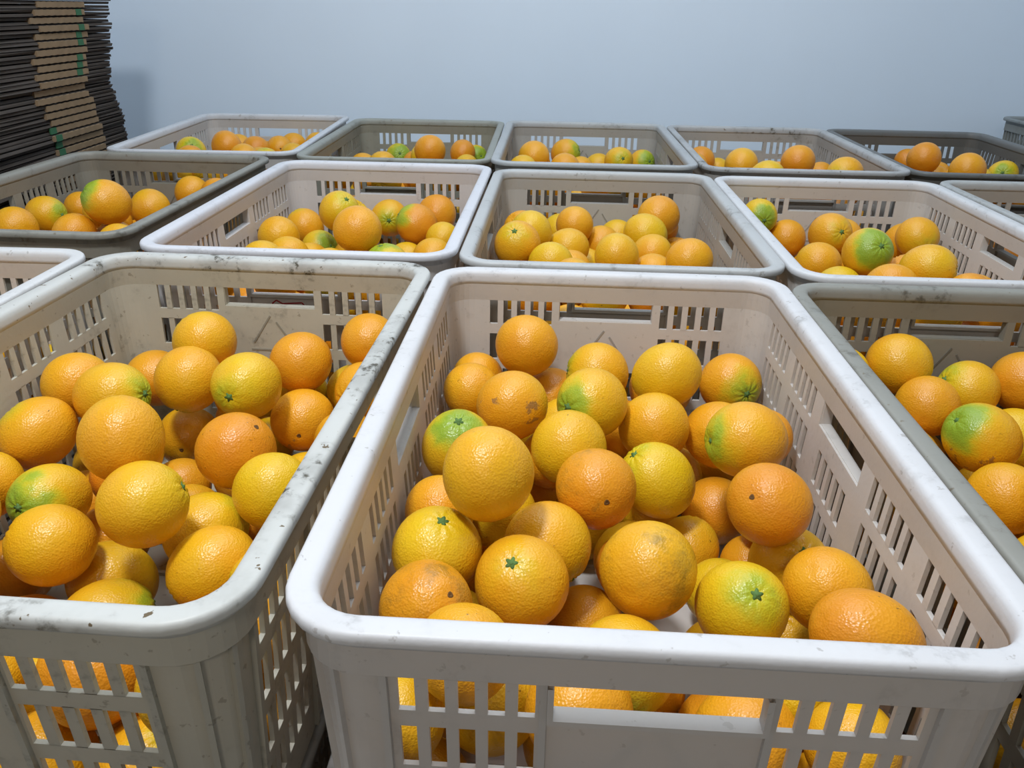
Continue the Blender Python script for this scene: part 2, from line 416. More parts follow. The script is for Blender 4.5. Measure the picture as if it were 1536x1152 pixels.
# red outline printed on the front wall of the bright white crate, glimpsed through the scuffed crate's handle
def red_print():
    P = [(-.034, -.0757), (-.028, -.071), (-.020, -.0757), (.006, -.0735), (.0145, -.085), (-.016, -.089), (-.026, -.084)]
    parts = []
    for (s0, z0), (s1, z1) in zip(P, P[1:] + P[:1]):
        L = math.hypot(s1 - s0, z1 - z0); ns, nz = -(z1 - z0) / L * .0009, (s1 - s0) / L * .0009; V = []
        for dy in (-.0004, .0003):
            for s, z, g in ((s0, z0, 1), (s0, z0, -1), (s1, z1, -1), (s1, z1, 1)):
                ss, zz = s + g * ns, z + g * nz; V.append((ss, -(HWY - O_W + DR * zz) + dy, zz))
        parts.append((V, [(0, 1, 2, 3), (4, 7, 6, 5), (0, 4, 5, 1), (1, 5, 6, 2), (2, 6, 7, 3), (3, 7, 4, 0)]))
    return join_geo(parts)
a2 = [o for o in COL.objects if o.get('label', '').startswith('bright white crate in the middle')][0]
link('red_outline', mesh('red_outline', *red_print(), M_RED), a2, (0, 0, HB))['label'] = 'thin red printed outline'

# ------------------------------------------------------------------ oranges
R0 = .038
def peel_mesh(k, nu=40, nv=26):
    rnd = random.Random(100 + k); V, F = [], []
    ph = [rnd.uniform(0, 6.28) for _ in range(6)]; am = [rnd.uniform(.3, 1) for _ in range(3)]; nf = rnd.choice((8, 9, 10, 11))
    depth = rnd.uniform(.0018, .0042); bump = rnd.uniform(.0003, .0013)
    for j in range(nv + 1):
        th = math.pi * (.5 - .5 * math.cos(math.pi * j / nv)) if False else math.pi * j / nv
        for i in range(nu):
            a = 2 * math.pi * i / nu
            rr = R0 + .0006 * am[0] * math.sin(2 * a + ph[0]) * math.sin(th) ** 2 + .0005 * am[1] * math.sin(3 * a + ph[1]) * math.sin(th) ** 2 + .0006 * am[2] * math.cos(2 * th + ph[2])
            s = math.sin(th) * R0
            if th < 1.2:
                rr -= depth * math.exp(-(s / .0062) ** 2)
                rr += bump * math.cos(nf * a + ph[3]) * math.exp(-((s - .0105) / .006) ** 2) * min(1, s / .004)
            if th > 2.4: rr -= .0012 * math.exp(-(s / .004) ** 2)
            V.append((rr * math.sin(th) * math.cos(a), rr * math.sin(th) * math.sin(a), rr * math.cos(th)))
    for j in range(nv):
        for i in range(nu):
            i2 = (i + 1) % nu
            F.append((j * nu + i, (j + 1) * nu + i, (j + 1) * nu + i2, j * nu + i2))
    m = mesh('orange', V, F, M_PEEL, True); m['top'] = R0 + .0006 * am[2] * math.cos(ph[2]) - depth; m['bottom'] = R0 + .0006 * am[2] * math.cos(2 * math.pi + ph[2]) - .0012
    return m
def calyx_mesh():
    """five-lobed dried star with a raised stem button"""
    V, F = [(0, 0, .0012)], []; n = 20
    for ring, (r, z) in enumerate(((.0011, .0016), (.0016, .0009), (.0021, .0004), (.0046, .0001), (.0040, -.0012))):
        for i in range(n):
            a = 2 * math.pi * i / n; rr = r * (1 + (.17 * math.cos(5 * a) if ring >= 3 else 0)); V.append((rr * math.cos(a), rr * math.sin(a), z + (.0006 * math.cos(5 * a) if ring == 3 else 0)))
    for i in range(n): F.append((0, 1 + i, 1 + (i + 1) % n))
    for k in range(4):
        for i in range(n):
            j = (i + 1) % n; a = 1 + k * n; F.append((a + i, a + n + i, a + n + j, a + j))
    return mesh('calyx', V, F, M_CALYX, True)
def navel_mesh():
    V, F = [], []; n = 14
    for r, z in ((.0004, .0001), (.0012, .0006), (.0021, .0007), (.0028, .0002), (.0030, -.0012)):
        for i in range(n):
            a = 2 * math.pi * i / n; rr = r * (1 + .12 * math.sin(3 * a + 1)); V.append((rr * math.cos(a), rr * math.sin(a), -z))
    F.append(tuple(range(n)))
    for k in range(4):
        for i in range(n):
            j = (i + 1) % n; F.append((k * n + i, k * n + j, (k + 1) * n + j, (k + 1) * n + i))
    return mesh('navel', V, F, M_NAVEL, True)
PEEL = [peel_mesh(k) for k in range(8)]
CALYX, NAVEL = calyx_mesh(), navel_mesh()
TOP={
'B1':[
(-.0949,.2407,-.0702,.0378,1.0,.02,.82,-.57,.55,.0,0,"orange sitting highest against the back wall slots of the front white crate"),
(-.1529,.2412,-.1155,.0322,1.0,-.42,.85,.32,.6,.1,0,"orange tucked into the back corner beneath the highest one, front white crate"),
(-.1536,.1774,-.1018,.0328,.98,-.56,.14,-.81,.5,.15,1,"yellowish orange with a dark speck at the left back wall of front white crate"),
(-.1035,.0958,-.0767,.0373,1.04,.61,.78,-.16,.55,.0,2,"orange with a brown scar on its lower left, front white crate back half"),
(-.0641,.259,-.1454,.0371,.96,.27,.4,-.88,.6,.0,1,"mostly hidden orange between the scarred one and the green-sided one, front white crate"),
(-.0209,.1124,-.0788,.0378,1.0,-.73,-.67,.16,.35,.8,0,"green-sided orange at the centre of the back half of front white crate"),
(-.0101,.2331,-.1003,.0378,.99,-.99,-.03,.11,.4,.6,0,"green-flanked orange leaning on back wall panel below the moulded triangle, front white crate"),
(.0645,.1906,-.0792,.0386,1.08,-.77,.07,-.63,.25,.55,0,"long golden orange with green lower left tip near back wall, front white crate"),
(.149,.2431,-.1102,.037,.99,.39,-.92,.04,.65,.7,0,"orange with green underside in the back corner by the slotted side wall, front white crate"),
(.0466,.1237,-.1103,.0378,.93,.21,.96,-.15,.4,.0,0,"plain golden orange just in front of the long golden one, front white crate"),
(.1197,.1427,-.126,.0378,.99,.68,.69,-.23,.5,.1,0,"orange half hidden behind the wide green and orange one, front white crate"),
(.1199,.0338,-.0714,.0378,1.05,-.98,-.2,.03,.5,.75,0,"wide orange with green stem end pointing left, by side wall of front white crate"),
(-.0447,.0429,-.0928,.0375,1.0,-.2,-.37,-.91,.25,.45,1,"freckled yellow orange at the middle of the front white crate"),
(-.1506,.025,-.0878,.0365,1.09,.07,-.33,.94,.35,.85,0,"green-topped orange with stem up against the left wall of the front white crate"),
(-.1107,-.1045,-.035,.0375,1.03,.09,.16,-.98,.35,.1,0,"big smooth golden orange perched high near the left wall of front white crate"),
(-.0212,-.0273,-.0934,.0372,1.0,-.21,.95,-.23,.75,.0,3,"dented deep orange with dark blossom end at the middle of front white crate"),
(.0439,.0446,-.127,.0378,1.12,-.67,.01,.74,.1,.55,0,"yellow-green orange with stem up, right of the dented deep orange one"),
(.1179,.1004,-.1965,.038,1.02,.46,.88,-.06,.7,.0,0,"shaded orange squeezed between the yellow-green one and the round one by the wall"),
(.1201,-.0632,-.0781,.0357,1.02,.61,.58,-.55,.8,.0,1,"deep orange fruit with dark dot resting against the slotted side wall, front white crate"),
(-.0733,.122,-.1984,.036,1.06,.18,.95,-.24,.5,.0,0,"orange in the gap beneath the big smooth golden one, front white crate"),
(-.156,-.062,-.1012,.0311,1.01,-.35,.93,-.12,.6,.0,0,"orange wedged at the left wall behind the ridged yellow one, front white crate"),
(-.1487,-.1283,-.0929,.0358,.95,.18,-.14,.97,.25,.3,0,"ridged yellow orange with a stem dimple on top, left wall of front white crate"),
(-.0626,-.0852,-.1142,.0375,.98,.63,-.55,-.55,.45,.55,1,"tilted orange with green lower right end behind the one with the green calyx"),
(-.0811,-.1548,-.098,.0366,.96,-.21,-.44,.87,.6,.4,0,"orange facing up with a bright green star-shaped calyx, near front of white crate"),
(.0143,-.1383,-.0931,.0379,.98,.48,.88,-.04,.4,.0,3,"large orange with a grimy dark smudge at upper left, front of white crate"),
(.0197,-.0038,-.1872,.0378,.97,-.28,.95,-.16,.4,.0,0,"orange peeping out behind the left edge of the smudged large one"),
(.0812,.0402,-.2021,.0323,1.04,.24,.79,.56,.4,.5,1,"orange with greenish top behind the right shoulder of the smudged large one"),
(.1403,.0154,-.2029,.0316,.96,.41,.87,-.27,.6,.0,0,"small buried orange below the deep orange one at the slotted side wall"),
(.148,-.0579,-.1439,.0359,1.05,.12,-.54,.83,.4,.25,0,"orange with a shallow stem dimple at the slotted side wall, front half of white crate"),
(.1519,-.134,-.107,.0343,1.04,.6,.29,-.75,.5,.0,0,"plain orange leaning on the slotted side wall near the front of white crate"),
(.1514,-.2107,-.0848,.0359,1.16,.88,.08,-.47,.75,.0,1,"large deep orange fruit in the front corner by the slotted side wall, white crate"),
(.0842,-.1522,-.1128,.0368,1.14,.07,-.58,.81,.1,.6,0,"wide yellow-green orange with a dark stem and bruise at the front of white crate"),
(.0981,-.0325,-.1971,.0322,1.08,.37,.91,-.17,.1,.2,0,"yellow sliver of orange behind the wide yellow-green one with dark stem"),
(-.1462,-.1985,-.0877,.0341,1.11,-.56,.43,-.7,.7,.0,3,"dull orange with a small dark navel at the front left of white crate"),
(-.1127,-.2546,-.0737,.032,1.01,.12,.95,-.3,.5,.0,1,"orange touching the front wall left of the one with green calyx, white crate"),
(-.0262,-.082,-.1998,.034,.94,.34,.91,-.23,.6,.0,0,"orange low between the green calyx one and the smudged one, white crate"),
(-.005,-.1998,-.1305,.0369,.98,.01,-.93,-.38,.3,.55,1,"orange behind the handle hole of the front wall, white crate"),
],
'A1':[
(-.0577,.2357,-.0834,.0378,.97,-.72,.28,.63,.4,.55,0,"orange with greenish top nearest the back wall panel of the front left crate"),
(-.047,.1632,-.0985,.0375,1.04,-.27,-.54,-.8,.45,.5,0,"orange with olive-green underside, in front of the one nearest the back panel, left crate"),
(.035,.128,-.085,.0378,1.05,-.13,-.99,.09,.25,.55,0,"yellow orange with a pale stem button in a ribbed dimple, front left crate"),
(.061,.226,-.0994,.0368,.95,-.04,.57,-.82,.65,.0,0,"round orange at the back wall right of the moulded triangle, front left crate"),
(.1367,.2587,-.0827,.036,1.08,-.14,.99,-.07,.65,.0,0,"orange in the back corner half hidden by the right rim of front left crate"),
(.1123,.2606,-.1504,.0338,1.01,-.48,.86,-.18,.15,.2,0,"yellow orange beneath the back corner one, beside the right rim of front left crate"),
(.0425,.26,-.1604,.0355,.91,-.2,.97,-.1,.1,.5,0,"yellow-green orange low behind the one with a square scar, front left crate"),
(.0757,.1724,-.1481,.0372,1.01,-.18,.98,.03,.6,.0,2,"orange with a square brown navel scar beside the right rim of front left crate"),
(.0555,.0376,-.1119,.0391,1.0,-.65,.04,-.76,.8,.1,1,"deep orange fruit with an open navel at upper right, centre of front left crate"),
(-.0782,.198,-.1932,.0377,1.0,-.2,.98,-.05,.4,.0,0,"golden orange behind the one with the open navel, front left crate"),
(-.0114,-.0362,-.0612,.0374,1.06,-.31,.65,.69,.55,.15,0,"big domed orange with yellow top left of centre in the front left crate"),
(-.0902,.0841,-.0829,.0366,1.09,.99,.0,.12,.4,.7,0,"long orange with a dark green stem end pointing right, front left crate back half"),
(-.1511,.1217,-.0909,.0358,.94,-.69,.72,.0,.5,.0,0,"orange nearest the left wall slots, behind the long green-ended one, front left crate"),
(-.142,.2597,-.1464,.0368,.97,-.72,.7,.01,.6,.0,0,"orange hidden behind the olive-green bottomed one, front left crate"),
(-.1469,.0399,-.1055,.0375,.9,-.7,.03,.72,.6,.5,1,"dull orange with a green shoulder against the left wall of the front left crate"),
(-.1537,-.0324,-.1208,.0319,.98,-.81,.59,-.03,.4,.1,0,"yellowish orange cut by the photo edge below the green shouldered one"),
(-.0881,-.0418,-.125,.0343,1.16,-.17,-.93,.32,.3,.95,0,"long orange with a bright green stem end pointing left, front left crate"),
(.0303,-.0909,-.0905,.0368,.98,.86,.42,.3,.35,.35,0,"large golden orange with stem scar on its right, middle of front left crate"),
(-.0453,.1037,-.2021,.0326,.96,-.2,.95,-.22,.6,.0,0,"orange deep in the gap right of the large golden one, front left crate"),
(.1089,-.0138,-.1217,.0363,1.04,-.5,-.03,-.87,.08,.15,0,"smooth lemon-yellow orange against the right rim of front left crate"),
(.0439,-.025,-.1644,.0383,1.06,.8,.52,.31,.3,.6,0,"orange with lime green right shoulder, next to the lemon-yellow one, front left crate"),
(-.051,-.1023,-.1288,.0352,1.03,-.87,-.16,.47,.4,.35,0,"orange with yellow tip to the left, below the bright green-ended one"),
(-.1308,-.0555,-.2007,.0343,.97,-.71,.53,-.46,.75,.0,2,"orange with brown scratch marks at the front left of the left crate"),
(-.0284,-.0697,-.1919,.0385,.9,.08,.91,.41,.35,.25,0,"wide yellow-topped orange near the front wall of front left crate"),
(.0055,-.1363,-.1765,.036,1.16,.77,.64,.06,.35,.75,2,"orange with a brown russet patch and green end touching front rim, left crate"),
(.0797,-.0896,-.1527,.0369,1.11,-.78,-.46,-.42,.35,.25,1,"orange in the front right corner of the front left crate"),
],
'C1':[
(-.0781,.2627,-.0785,.037,1.01,.69,-.65,-.32,.45,.45,0,"orange with dull green lower end nearest the back wall of the grey front right crate"),
(-.0679,.1949,-.0994,.0348,1.03,.46,.88,.07,.65,.0,0,"bright orange fruit beside the left rim of the grey front right crate"),
(-.0006,.2464,-.1024,.0357,.92,-.92,.04,.39,.4,.65,0,"orange with lime green face at the middle of the grey front right crate"),
(.0699,.2616,-.0955,.0375,1.0,.81,.59,-.0,.65,.0,0,"orange at the back of grey front right crate, cut by the photo edge"),
(-.0388,.1288,-.1022,.0378,1.1,-.84,.02,.55,.45,.9,2,"scarred long orange with green stem end pointing left, grey front right crate"),
(-.0406,.0621,-.1322,.0357,.97,.6,.8,.02,.5,.0,0,"orange below the scarred long one at the left rim of grey crate"),
(.1039,.257,-.1879,.037,1.02,.62,.78,.08,.2,.2,0,"yellow orange at photo edge behind the scarred long one, grey crate"),
(.0256,.0978,-.2,.0346,1.04,.61,.79,-.0,.15,.2,0,"yellow orange lowest at the photo edge, nearest in the grey front right crate"),
],
'A2':[
(-.0553,.1362,-.0575,.0378,1.0,.53,-.44,.73,.3,.5,0,"olive-tinged orange with stem up at back wall slots, white crate, middle row left"),
(.0229,-.0523,-.04,.0383,.92,.02,.7,-.71,.5,.0,0,"smooth round orange standing proud at the centre, white crate, middle row left"),
(-.1491,.0711,-.0898,.037,.99,-.48,.61,-.63,.4,.0,0,"golden orange nearest the left wall, white crate, middle row left"),
(-.1483,.2192,-.1105,.0376,1.01,-.58,.24,.78,.6,.5,0,"orange with green top behind the golden one at left wall, middle row white crate"),
(-.107,.1654,-.1354,.0347,.99,.84,-.45,.31,.2,.95,0,"bright green fruit with stem pointing right, white crate, middle row left"),
(-.1326,-.0606,-.0981,.0372,.95,-.21,.96,.17,.3,.1,0,"yellow orange in the front left corner, white crate, middle row left"),
(-.1139,.0091,-.1081,.0365,.99,-.19,.97,.17,.4,.0,0,"orange at the front rim below the golden one, white crate, middle row left"),
(.0095,.2613,-.0979,.0377,1.0,.17,-.98,.1,.45,.6,0,"orange with greenish stem facing the camera, behind the half-green one, middle row"),
(.0762,.1885,-.0908,.0398,1.04,-.85,-.13,.51,.85,.85,0,"half-green half-russet orange near the right wall, white crate, middle row left"),
(.1039,.2609,-.0871,.0385,.94,.21,.82,-.53,.7,.0,0,"deep orange fruit in the back right corner, white crate, middle row left"),
(.0721,-.0817,-.0883,.0369,.9,-.23,-.03,.97,.2,.75,0,"green-topped fruit at the front rim centre, white crate, middle row left"),
(.0622,.139,-.1475,.0365,1.0,-.06,.98,.17,.25,.0,0,"yellow orange between the green-topped one and the front right corner, middle row"),
(.1216,.0784,-.1233,.0375,1.0,-.03,.98,.17,.4,.0,0,"orange next to the front right corner, white crate, middle row left"),
(.1311,.1449,-.1059,.0325,.98,-.02,.98,.2,.2,.0,0,"yellow orange low at the right wall below the deep orange one, middle row"),
],
'B2':[
(.1054,.2012,-.0593,.0401,1.0,-.93,.17,-.32,.6,.4,0,"orange perched highest in the back right corner, grey-white crate, middle row centre"),
(-.1466,-.0151,-.0599,.0389,.98,-.11,-.64,.76,.55,.5,0,"large orange with stem up at left wall, grey-white crate, middle row centre"),
(-.1276,.0581,-.0585,.0374,.95,-.29,.87,.41,.2,.2,0,"knobbly yellow orange behind the large stem-up one, grey-white crate, middle row"),
(-.0504,.1728,-.0733,.0355,.98,.24,.96,.12,.5,.0,0,"orange nearest the back wall handle, grey-white crate, middle row centre"),
(-.0749,.2628,-.1086,.0356,1.08,-.59,.7,.4,.2,.45,0,"yellow-green orange beside the one nearest the back handle, grey-white crate"),
(-.0633,.0797,-.0917,.0373,1.1,-.9,.13,-.42,.3,.4,0,"oval yellow orange at centre left with bright highlight, grey-white crate, middle row"),
(.0014,.2,-.1157,.0367,.95,.15,.97,.2,.45,.0,0,"orange right of the oval yellow one, grey-white crate, middle row centre"),
(.0354,.2629,-.1171,.035,.93,.16,.96,.21,.15,.2,0,"yellow orange low at the back centre of grey-white crate, middle row"),
(.0755,.131,-.0747,.0384,1.1,.91,-.09,-.41,.15,.4,0,"tilted yellow orange below the highest one, grey-white crate, middle row centre"),
(.0148,-.0276,-.0707,.0374,1.01,.16,.97,.19,.3,.1,0,"broad yellow orange at front centre, grey-white crate, middle row"),
(.0819,.0601,-.091,.0353,.94,.2,.96,.19,.4,.0,0,"orange between the broad yellow one and the right corner one, grey-white crate"),
(.1277,-.0484,-.0681,.0369,.95,.17,-.18,-.97,.5,.3,0,"orange in the front right corner, grey-white crate, middle row centre"),
(-.0572,.007,-.1095,.0367,1.06,.12,.98,.17,.5,.0,0,"orange top showing at front rim left of centre, grey-white crate, middle row"),
(.0774,-.0097,-.1061,.0367,1.04,.2,.96,.17,.5,.0,0,"orange top showing at the front rim right of centre, grey-white crate"),
(-.0908,-.0615,-.0778,.0355,.9,.12,.95,.29,.15,.5,0,"green-tinged orange under the oval yellow one, grey-white crate, middle row"),
],
'C2':[
(-.1215,.2589,-.0638,.0342,.99,.09,-1.0,.0,.1,.9,0,"lime green fruit in the back left corner, white crate, middle row right"),
(-.064,.261,-.1055,.0375,1.01,-.09,.99,.07,.6,.0,0,"orange beside the left rim below the lime green fruit, middle row right"),
(-.0264,.136,-.0622,.0378,1.03,.23,-.91,.34,.6,.5,0,"orange with greenish right stem end below back handle, white crate, middle row right"),
(-.0669,.0477,-.0912,.0374,.94,.36,.91,.2,.45,.1,0,"golden orange at the front left, white crate, middle row right"),
(-.022,-.0322,-.0475,.0389,1.04,.19,-.83,.52,.45,1.0,0,"big orange with a green stem face to the right, white crate, middle row right"),
(.1482,.2406,-.1007,.0382,1.0,.24,.96,.11,.55,.0,0,"orange behind the big green-faced one, white crate, middle row right"),
(.1394,.1718,-.0725,.0372,1.03,.06,-.93,-.37,.5,.6,0,"orange with green patch in the back right corner, white crate, middle row right"),
(.0343,-.1189,-.0446,.0372,1.11,.86,-.48,.18,.35,.45,1,"wide yellow-ended orange at the right wall, white crate, middle row right"),
(-.068,-.0669,-.097,.0367,1.0,.38,.91,.18,.0,.3,0,"lemon-yellow orange top at the front rim, white crate, middle row right"),
(-.0271,-.1555,-.0669,.0376,.9,.42,.89,.19,.65,.0,0,"orange top at front rim below the big green-faced one, middle row right"),
],
'L2':[
(.0398,-.0444,-.0219,.0392,1.06,-.7,-.39,.61,.6,.85,0,"big orange with dark green left shoulder, grey-brown crate at left of middle row"),
(-.1511,.075,-.077,.0363,1.0,.99,-.13,.03,.4,.7,0,"orange with green stem end to the right, grey-brown crate at left of middle row"),
(-.15,-.0194,-.0778,.0375,.96,-.92,.38,-.12,.45,.0,0,"golden orange at the front rim near the photo edge, grey-brown crate"),
(-.0073,-.0785,-.07,.0364,.9,-.87,.05,.49,.7,.2,0,"orange at the front rim below the dark green shouldered one, grey-brown crate"),
(-.1523,.1943,-.0918,.0339,.99,-.37,.9,.24,.6,.0,0,"orange half hidden behind the dark green shouldered one, grey-brown crate"),
(.0153,.1454,-.077,.0378,1.06,-.33,.53,.78,.5,.1,0,"orange beside the right rim, grey-brown crate at left of middle row"),
(.0465,.2653,-.0704,.035,.99,-.28,.93,.25,.5,.0,0,"orange in the back right corner behind the rim, grey-brown crate"),
],
'L3':[
(-.1317,-.0175,-.0537,.0378,.98,.39,-.73,.56,.15,.75,0,"flattened yellow-green orange with stem up, white back-row crate near the cardboard"),
(-.0167,-.0873,-.0264,.0372,1.05,-.61,.77,.21,.75,.0,0,"roundest orange standing highest, white back-row crate near the cardboard"),
(-.0176,.1373,-.0715,.0373,.94,-.16,.94,.3,.8,.0,0,"orange behind the paler front one, white back-row crate near the cardboard"),
(.0368,-.1349,-.0486,.0368,1.04,-.18,.94,.29,.55,.0,0,"paler orange at the front rim, white back-row crate near the cardboard"),
(.0104,.0708,-.0882,.0366,.95,-.16,.94,.29,.55,.0,0,"low orange right of the paler front one, white back-row crate near cardboard"),
(.0317,.1921,-.0776,.0374,1.0,-.31,.93,-.2,.5,.0,2,"orange showing a dark navel, white back-row crate near the cardboard"),
(.0523,.2628,-.0793,.037,.98,-.13,.94,.3,.5,.0,0,"orange in the right corner, white back-row crate near the cardboard"),
],
'M3':[
(.0445,-.0386,-.0279,.0378,.96,-.02,.95,.3,.7,.0,0,"highest orange below the back handle, olive-grey back-row crate"),
(.1008,.2026,-.0703,.0358,1.07,.02,.95,.3,.8,.0,0,"deep orange fruit near the right wall, olive-grey back-row crate"),
(-.0845,.262,-.0948,.0371,.99,.26,-.88,.41,.1,1.0,0,"green fruit at the centre left, olive-grey back-row crate"),
(-.0308,.2128,-.1051,.0367,.97,-.08,.86,-.51,.75,.0,2,"orange with navel facing out at front rim, olive-grey back-row crate"),
(-.0918,.0518,-.0816,.0374,.9,-.45,.43,.78,.5,.3,0,"orange with yellow top at the front rim left, olive-grey back-row crate"),
(-.1496,.0963,-.0943,.0368,1.03,-.09,.96,.28,.5,.1,0,"leftmost orange at the front rim, olive-grey back-row crate"),
(.1174,.1354,-.0968,.0351,1.12,.02,.96,.28,.2,.3,0,"yellow orange at front rim right, olive-grey back-row crate"),
(.1303,.2642,-.0923,.035,1.02,.56,-.79,.26,.1,1.0,0,"green fruit in the right corner, olive-grey back-row crate"),
],
'N3':[
(-.1284,.0245,-.0462,.0385,1.03,-.14,.95,.29,.5,.0,0,"large golden orange at the left wall, pale grey back-row crate"),
(-.05,.2411,-.0716,.0384,1.08,.93,-.21,.29,.55,.85,0,"orange with green right cheek below back handle, pale grey back-row crate"),
(-.054,.0083,-.0683,.0368,1.04,.11,.95,.28,.6,.0,0,"orange in front of the green-cheeked one, pale grey back-row crate"),
(.0834,.131,-.0703,.0378,1.04,.21,-.91,.35,.4,.6,0,"yellowish orange with a dark stem facing out, pale grey back-row crate"),
(.038,.2605,-.1094,.0378,.93,-.56,.57,.6,.3,.4,0,"greenish yellow orange left of the dark-stemmed one, pale grey back-row crate"),
(.1514,.2183,-.0869,.0348,1.01,.51,-.82,.26,.4,1.0,0,"orange with green end pointing right near right wall, pale grey back-row crate"),
(-.1519,-.0498,-.0651,.036,1.04,.07,.96,.28,.3,.1,0,"yellow orange low in front of the large golden one, pale grey back-row crate"),
(-.0089,.1892,-.1065,.0368,.97,.13,.95,.28,.5,.0,0,"orange barely showing over the front rim centre, pale grey back-row crate"),
],
'O3':[
(-.12,.2252,-.0778,.0377,1.0,.25,.92,.3,.8,.0,0,"deep orange fruit behind the left rim, stained back-row crate"),
(-.092,-.1245,-.0262,.0378,1.07,.29,.91,.3,.45,.0,0,"golden orange below the back handle, stained back-row crate"),
(-.0589,-.227,-.0346,.0374,1.06,.86,-.27,.43,.2,.35,0,"yellow orange with green tip at the front rim, stained back-row crate"),
(.0389,-.0973,-.0219,.0385,.98,.34,.89,.31,.75,.0,0,"highest deep orange fruit right of centre, stained back-row crate"),
(.0968,-.2393,-.0219,.0381,1.03,-.82,-.56,.08,.5,.4,0,"wide orange with yellow stem end near the right rim, stained back-row crate"),
(.1504,.0859,-.0845,.0353,1.01,.36,.88,.29,.7,.0,0,"orange between the highest one and the wide one, stained back-row crate"),
(-.0674,.2631,-.1094,.0352,1.0,.27,.92,.29,.2,.1,0,"small yellow orange beside the deep orange one at left rim, stained back-row crate"),
],
'P3':[
(-.0642,-.0089,-.0219,.0385,1.03,.44,.84,.32,.8,.0,0,"highest orange in the dark grey back-row crate"),
(-.0291,-.1551,-.0219,.0385,.98,.47,.83,.31,.6,.0,0,"large orange at the middle of the dark grey back-row crate"),
(.0628,.1929,-.0964,.0375,.99,.45,.84,.31,.75,.0,0,"orange at front rim between the two taller ones, dark grey back-row crate"),
(.1533,.0472,-.0631,.0351,1.01,-.46,-.84,.28,.15,.75,0,"yellow-green orange with stem facing out, dark grey back-row crate"),
(.01,.266,-.0729,.0338,1.01,.42,.85,.32,.8,.0,0,"orange half hidden behind the highest one, dark grey back-row crate"),
],
'D2':[
],
'Z1':[
],
}
